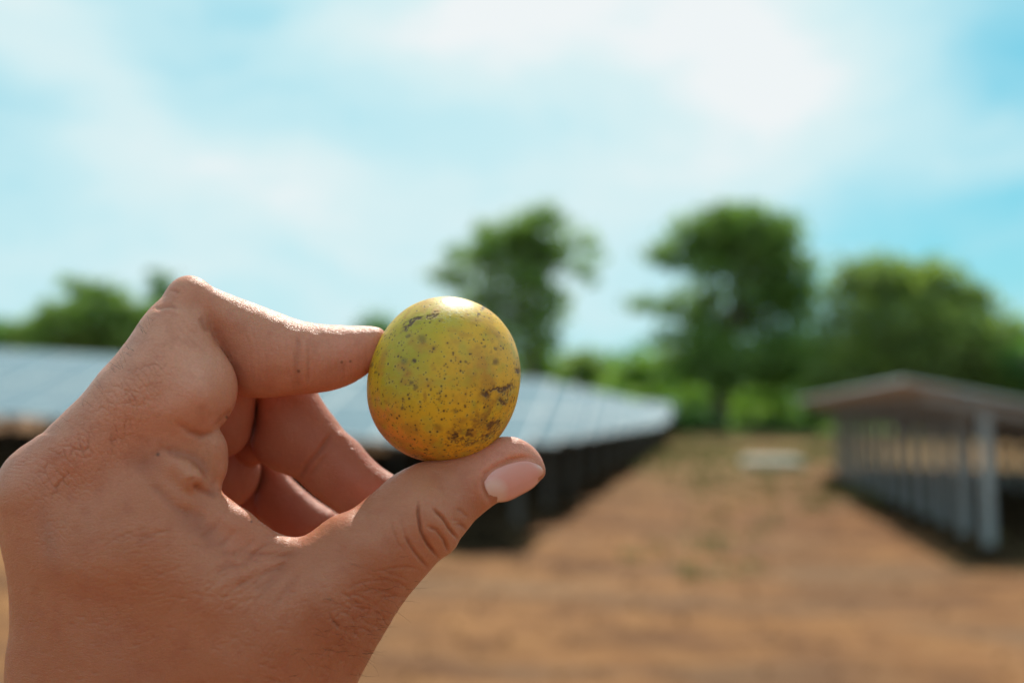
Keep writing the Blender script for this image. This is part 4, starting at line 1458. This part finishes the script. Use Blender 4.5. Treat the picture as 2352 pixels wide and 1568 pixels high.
# ---- skin colour of the hand, with some shade painted in ----
def gg(px, py, rx, ry, rot=0, labs=None):
    c, s = math.cos(R(rot)), math.sin(R(rot))
    u = (X0 - px) * c + (Y0 - py) * s; v = -(X0 - px) * s + (Y0 - py) * c
    g_ = np.exp(-(u / rx) ** 2 - (v / ry) ** 2)
    return g_ if labs is None else g_ * np.isin(labv, labs)
SK = np.tile(np.array([.53, .210, .122]), (len(HV), 1))
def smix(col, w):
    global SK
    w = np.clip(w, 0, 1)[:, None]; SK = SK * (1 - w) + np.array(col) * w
nA = fbm(HV * .008, 4, 81); nB = fbm(HV * .03, 4, 91); nC = fbm(HV * .12, 3, 95)
smix((.43, .165, .098), gg(850, 1450, 200, 160, -50) * .75 + gg(300, 1560, 400, 140) * .35 + gg(100, 1450, 160, 200) * .3)
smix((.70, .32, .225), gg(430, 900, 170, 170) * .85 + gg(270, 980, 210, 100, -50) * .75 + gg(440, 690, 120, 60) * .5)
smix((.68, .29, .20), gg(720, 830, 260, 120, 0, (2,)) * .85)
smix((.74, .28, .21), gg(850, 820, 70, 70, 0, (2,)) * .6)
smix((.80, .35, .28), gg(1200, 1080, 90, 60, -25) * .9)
smix((.54, .23, .14), gg(980, 1130, 110, 40, -35) * .7)
smix((.74, .24, .12), (gg(1185, 1085, 40, 10, -22) + gg(1215, 1068, 30, 8, 0)) * .8)
smix((.58, .30, .19), gg(480, 1090, 60, 60) * .4)
smix((.60, .22, .14), gg(560, 1260, 100, 50, 35) * .5 + gg(150, 1070, 90, 50, -40) * .55 + gg(60, 1080, 60, 30, -40) * .5)
smix((.45, .155, .10), np.isin(labv, (3, 4, 5, 6, 7)) * .8)  # shade of the curled fingers painted into their colour
smix((.34, .17, .14), gg(115, 1270, 20, 70, -10) * .35 + gg(210, 1230, 14, 40, 0) * .15)
smix((.58, .26, .17), np.clip((nA - .48) * 4, 0, 1) * .45)
smix((.42, .13, .08), np.clip((nB - .50) * 4, 0, 1) * .35)
smix((.62, .30, .21), np.clip((nC - .52) * 4, 0, 1) * .16)
smix((.36, .12, .07), np.clip(-disp / UZ * 1.7 - .06, 0, 1) * .7)     # crease shade painted into the colour, by depth
for (px, py, r) in [(370, 1064, 2.5), (533, 978, 1.5), (501, 965, 0), (800, 848, 1.2), (820, 846, 1), (589, 1222, 1), (618, 740, 0), (700, 870, 2)]:
    if r: smix((.10, .05, .04), np.clip(1.6 - np.hypot(X0 - px, Y0 - py) / (r + 1.5), 0, 1) * .7 * (fr > .1))
SK = SK * np.array([1.0, .92, .86])
WR = np.clip(gg(290, 960, 190, 90, -52) + gg(170, 1080, 120, 80, -38) + gg(850, 1480, 130, 110, 50) * .8 + .12, 0, 1)

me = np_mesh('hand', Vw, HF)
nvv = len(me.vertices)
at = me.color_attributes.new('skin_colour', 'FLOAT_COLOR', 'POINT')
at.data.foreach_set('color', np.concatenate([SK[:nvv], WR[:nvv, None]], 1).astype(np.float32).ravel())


def skin_material():
    m, t, b = mat('skin', rough=.5, spec=.38)
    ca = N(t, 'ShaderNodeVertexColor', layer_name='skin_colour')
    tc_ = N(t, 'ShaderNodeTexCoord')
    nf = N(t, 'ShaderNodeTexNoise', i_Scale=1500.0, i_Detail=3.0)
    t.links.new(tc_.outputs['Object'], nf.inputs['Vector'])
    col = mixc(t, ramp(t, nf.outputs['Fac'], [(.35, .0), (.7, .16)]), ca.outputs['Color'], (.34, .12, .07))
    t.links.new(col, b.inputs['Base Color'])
    b.inputs['Subsurface Weight'].default_value = .25
    b.inputs['Subsurface Radius'].default_value = (1.0, .28, .12)
    b.inputs['Subsurface Scale'].default_value = .0022
    b.inputs['Subsurface Anisotropy'].default_value = .7
    v1 = N(t, 'ShaderNodeTexVoronoi', feature='DISTANCE_TO_EDGE', i_Scale=950.0)
    v2 = N(t, 'ShaderNodeTexVoronoi', feature='DISTANCE_TO_EDGE', i_Scale=2100.0)
    wob = N(t, 'ShaderNodeTexNoise', i_Scale=260.0, i_Detail=2.0)
    t.links.new(tc_.outputs['Object'], wob.inputs['Vector'])
    ad = N(t, 'ShaderNodeVectorMath', operation='MULTIPLY_ADD')
    t.links.new(wob.outputs['Color'], ad.inputs[0]); ad.inputs[1].default_value = (.002, .002, .002)
    t.links.new(tc_.outputs['Object'], ad.inputs[2])
    t.links.new(ad.outputs[0], v1.inputs['Vector']); t.links.new(ad.outputs[0], v2.inputs['Vector'])
    e1 = ramp(t, v1.outputs['Distance'], [(0, 0.0), (.16, 1.0)])
    e2 = ramp(t, v2.outputs['Distance'], [(0, 0.0), (.25, 1.0)])
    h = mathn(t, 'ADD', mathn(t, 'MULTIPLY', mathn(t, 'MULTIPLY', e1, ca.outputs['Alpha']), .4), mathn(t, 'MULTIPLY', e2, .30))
    h = mathn(t, 'ADD', h, mathn(t, 'MULTIPLY', nf.outputs['Fac'], .6))
    for sc_, am_ in (((420, 420, 2300), .7), ((1500, 1500, 500), .5)):      # fine crossing skin lines
        mp = N(t, 'ShaderNodeMapping'); mp.inputs['Scale'].default_value = sc_; mp.inputs['Rotation'].default_value = (0, R(12), 0)
        t.links.new(ad.outputs[0], mp.inputs['Vector'])
        ns = N(t, 'ShaderNodeTexNoise', i_Scale=1.0, i_Detail=2.0); t.links.new(mp.outputs[0], ns.inputs['Vector'])
        h = mathn(t, 'ADD', h, mathn(t, 'MULTIPLY', ns.outputs['Fac'], am_))
    bp = N(t, 'ShaderNodeBump', i_Strength=.7, i_Distance=.0002)
    t.links.new(h, bp.inputs['Height']); t.links.new(bp.outputs[0], b.inputs['Normal'])
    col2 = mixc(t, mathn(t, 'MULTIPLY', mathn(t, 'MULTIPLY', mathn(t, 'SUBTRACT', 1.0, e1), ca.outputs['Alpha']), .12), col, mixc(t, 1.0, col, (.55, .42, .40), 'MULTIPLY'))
    t.links.new(col2, b.inputs['Base Color'])
    rg = ramp(t, nf.outputs['Fac'], [(.3, .34), (.7, .50)])
    t.links.new(rg, b.inputs['Roughness'])
    return m


M_skin = skin_material()
me.materials.append(M_skin)
hand = bpy.data.objects.new('person', me)
COL.objects.link(hand)
hand.location = c0w
tag(hand, 'left hand and wrist of a person, pinching the small fruit', 'person')

# nail plate: laid over the thumb by casting rays onto it, thick at its free edge
bvh = BVHTree.FromPolygons([Vector(v) for v in Vw[:0]] or [], [], all_triangles=False) if False else None
sel = np.zeros(len(HV2), bool)
sel[(X0 > 1080) & (X0 < 1330) & (Y0 > 1020) & (Y0 < 1240)] = True
fs = HF[sel[HF].all(1)]
remap = np.cumsum(sel) - 1
Pl = Pm[sel]
bvh = BVHTree.FromPolygons([tuple(p) for p in Pl], [tuple(int(i) for i in remap[f]) for f in fs])


def nail_plate():
    # u along the nail (cuticle -> free edge), v across (upper fold -> lower outline)
    top = [(1136, 1126), (1155, 1102), (1197, 1084), (1235, 1078), (1262, 1090)]
    bot = [(1160, 1177), (1190, 1173), (1218, 1160), (1250, 1141), (1276, 1112)]
    mid = [(1141, 1150), (1176, 1132), (1208, 1118), (1240, 1108), (1272, 1102)]
    def ip(c, u):
        u = u * (len(c) - 1); i = min(int(u), len(c) - 2); f = u - i
        p0 = c[max(i - 1, 0)]; p1, p2 = c[i], c[i + 1]; p3 = c[min(i + 2, len(c) - 1)]
        return tuple(.5 * ((2 * p1[k]) + (-p0[k] + p2[k]) * f + (2 * p0[k] - 5 * p1[k] + 4 * p2[k] - p3[k]) * f * f + (-p0[k] + 3 * p1[k] - 3 * p2[k] + p3[k]) * f ** 3) for k in (0, 1))
    nu_, nv_ = 34, 22
    G = []
    for i in range(nu_):
        u = i / (nu_ - 1)
        a, m_, b_ = ip(top, u), ip(mid, u), ip(bot, u)
        row = []
        for j in range(nv_):
            v = j / (nv_ - 1)
            p = tuple(a[k] * (1 - v) * (1 - 2 * v) + m_[k] * 4 * v * (1 - v) + b_[k] * v * (2 * v - 1) for k in (0, 1))
            d = Vector(((p[0] - 1200) / FX, -(p[1] - 800) / FX, -1.0)).normalized()
            hit, nn2, _, _ = bvh.ray_cast(Vector((0, 0, 0)), d)
            row.append((p, hit, u, v))
        # last hits near the outline can miss: continue the curve of the previous points
        for j in range(nv_):
            if row[j][1] is None and j >= 2:
                h1, h2 = row[j - 1][1], row[j - 2][1]
                q = h1 + (h1 - h2) + Vector((0, 0, -.00012))
                row[j] = (row[j][0], q, u, row[j][3])
        G.append(row)
    # smooth depth surface fitted to the hits, so the plate stays one clean curve past the outline
    A_, z_, uv, rays = [], [], [], []
    for r_ in G:
        for (p, hit, u, v) in r_:
            uv.append((u, v)); rays.append(((p[0] - 1200) / FX, -(p[1] - 800) / FX, -1.0))
            if hit is not None and v < .84:
                A_.append([1, u, v, u * u, u * v, v * v, u ** 3, u * u * v, u * v * v, v ** 3]); z_.append(-hit.z)
    cf = np.linalg.lstsq(np.array(A_), np.array(z_), rcond=None)[0]
    uv = np.array(uv); u, v = uv[:, 0], uv[:, 1]
    zz = np.stack([np.ones_like(u), u, v, u * u, u * v, v * v, u ** 3, u * u * v, u * v * v, v ** 3], -1) @ cf
    zz = zz + np.clip(v - .8, 0, 1) ** 2 * .03
    P_ = (np.array(rays) * zz[:, None]).reshape(nu_, nv_, 3)
    n = np.cross(np.gradient(P_, axis=0), np.gradient(P_, axis=1)); n /= np.linalg.norm(n, axis=-1)[..., None]
    if n[..., 2].mean() < 0: n = -n
    U_ = np.linspace(0, 1, nu_)[:, None]; V_ = np.linspace(0, 1, nv_)[None, :]
    lift = .00010 + .00048 * np.sin(np.clip(V_ * 1.25, 0, 1) * math.pi) ** .6 * (1 - .35 * U_) + 0 * U_
    lift = lift * np.clip(U_ * 8 + .15, 0, 1)
    T = P_ + n * lift[..., None]
    Bt = P_ - n * .0004
    return T, Bt, nu_, nv_


T, Bt, nu_, nv_ = nail_plate()
V = np.concatenate([T.reshape(-1, 3), Bt.reshape(-1, 3)])
id0 = np.arange(nu_ * nv_).reshape(nu_, nv_); id1 = id0 + nu_ * nv_
qs = [np.stack([id0[:-1, :-1], id0[1:, :-1], id0[1:, 1:], id0[:-1, 1:]], -1).reshape(-1, 4), np.stack([id1[:-1, :-1], id1[:-1, 1:], id1[1:, 1:], id1[1:, :-1]], -1).reshape(-1, 4)]
for a, b in ((id0[0], id1[0]), (id0[-1], id1[-1]), (id0[:, 0], id1[:, 0]), (id0[:, -1], id1[:, -1])):
    qs.append(np.stack([a[:-1], a[1:], b[1:], b[:-1]], -1))
nme = np_mesh('thumb_nail', to_world(V) - c0w, np.concatenate(qs))
Ucol = np.concatenate([np.repeat(np.linspace(0, 1, nu_), nv_)] * 2); Vcol = np.concatenate([np.tile(np.linspace(0, 1, nv_), nu_)] * 2)
nc = np.tile(np.array([.80, .37, .33]), (len(V), 1))
lun = np.clip(1.6 - ((Ucol / .26) ** 2 + ((Vcol - .62) / .46) ** 2) * 1.0, 0, 1)[:, None] * .55
nc = nc * (1 - lun) + np.array([.86, .66, .60]) * lun
fe = np.clip((Ucol - .86) / .1, 0, 1)[:, None] * .5
nc = nc * (1 - fe) + np.array([.72, .47, .36]) * fe
at = nme.color_attributes.new('nail_colour', 'FLOAT_COLOR', 'POINT')
at.data.foreach_set('color', np.concatenate([nc, np.ones((len(V), 1))], 1)[:len(nme.vertices)].astype(np.float32).ravel())
m, t, b = mat('nail', rough=.26, spec=.6)
ca = N(t, 'ShaderNodeVertexColor', layer_name='nail_colour'); t.links.new(ca.outputs[0], b.inputs['Base Color'])
b.inputs['Subsurface Weight'].default_value = .25
b.inputs['Subsurface Radius'].default_value = (1, .4, .3); b.inputs['Subsurface Scale'].default_value = .0015
nme.materials.append(m)
nail = bpy.data.objects.new('thumb_nail', nme); COL.objects.link(nail); nail.parent = hand

# fine hairs standing on the outline of the index finger and the thumb's back
def hairs():
    Vv, Ff = [], []
    rs = random.Random(9)
    full = BVHTree.FromPolygons([tuple(p) for p in Pm[::1]], [tuple(f) for f in HF[(X0[HF[:, 0]] > -20) & (Y0[HF[:, 0]] < 1620) & (HV2[HF[:, 0], 2] > -10 * UZ)].tolist()])
    specs = []
    for k in range(34):      # along the left edge of the index finger
        u = rs.random()
        ed = [(126, 1002), (199, 943), (247, 881), (281, 832), (319, 788), (345, 748)]
        q = u * 5; i = min(int(q), 4); f = q - i
        if i in (0, 1) and rs.random() < .6: continue
        x = ed[i][0] * (1 - f) + ed[i + 1][0] * f + rs.uniform(1, 26); y = ed[i][1] * (1 - f) + ed[i + 1][1] * f + rs.uniform(0, 16)
        specs.append((x, y, rs.uniform(-150, -95), rs.uniform(16, 44), rs.uniform(-.9, .9)))
    for k in range(70):      # thumb's back edge and wrist
        u = rs.random()
        x = 1000 - 140 * u - rs.random() ** 1.5 * 190; y = 1322 + 240 * u + rs.uniform(-30, 40)
        specs.append((x, y, rs.uniform(-25, 35), rs.uniform(18, 52), rs.uniform(-.6, .9)))
    for (x, y, ang, L, cv) in specs:
        d = Vector(((x - 1200) / FX, -(y - 800) / FX, -1.0)).normalized()
        hit, nn2, _, _ = full.ray_cast(Vector((0, 0, 0)), d)
        if hit is None: continue
        if nn2.z < 0: nn2 = -nn2
        pts = []
        a = R(ang); L_ = L / UZ / 1000
        p = hit.copy()
        for q in range(6):
            pts.append(p.copy())
            dr = Vector((math.cos(a), -math.sin(a), 0)) + nn2 * (.35 - .05 * q)
            p = p + dr.normalized() * (L_ / 5); a += cv * .28
        n0 = len(Vv)
        up = Vector((0, 0, 1))
        for q, pp in enumerate(pts):
            r = .000035 * (1 - q / 6.5)
            for w in range(3):
                t_ = 2.1 * w
                Vv.append(tuple(pp + Vector((math.cos(t_), math.sin(t_), .5 * math.cos(t_ + 1))) * r))
        for q in range(5):
            for w in range(3):
                w2 = (w + 1) % 3
                Ff.append((n0 + q * 3 + w, n0 + q * 3 + w2, n0 + (q + 1) * 3 + w2, n0 + (q + 1) * 3 + w))
    hm = np_mesh('hair', to_world(np.array(Vv)) - c0w, np.array(Ff))
    hm.materials.append(mat('dark_hair', (.03, .02, .015), .4)[0])
    o = bpy.data.objects.new('hair', hm); COL.objects.link(o); o.parent = hand
    o['kind'] = 'stuff'


hairs()
print('HAND verts', len(HV))
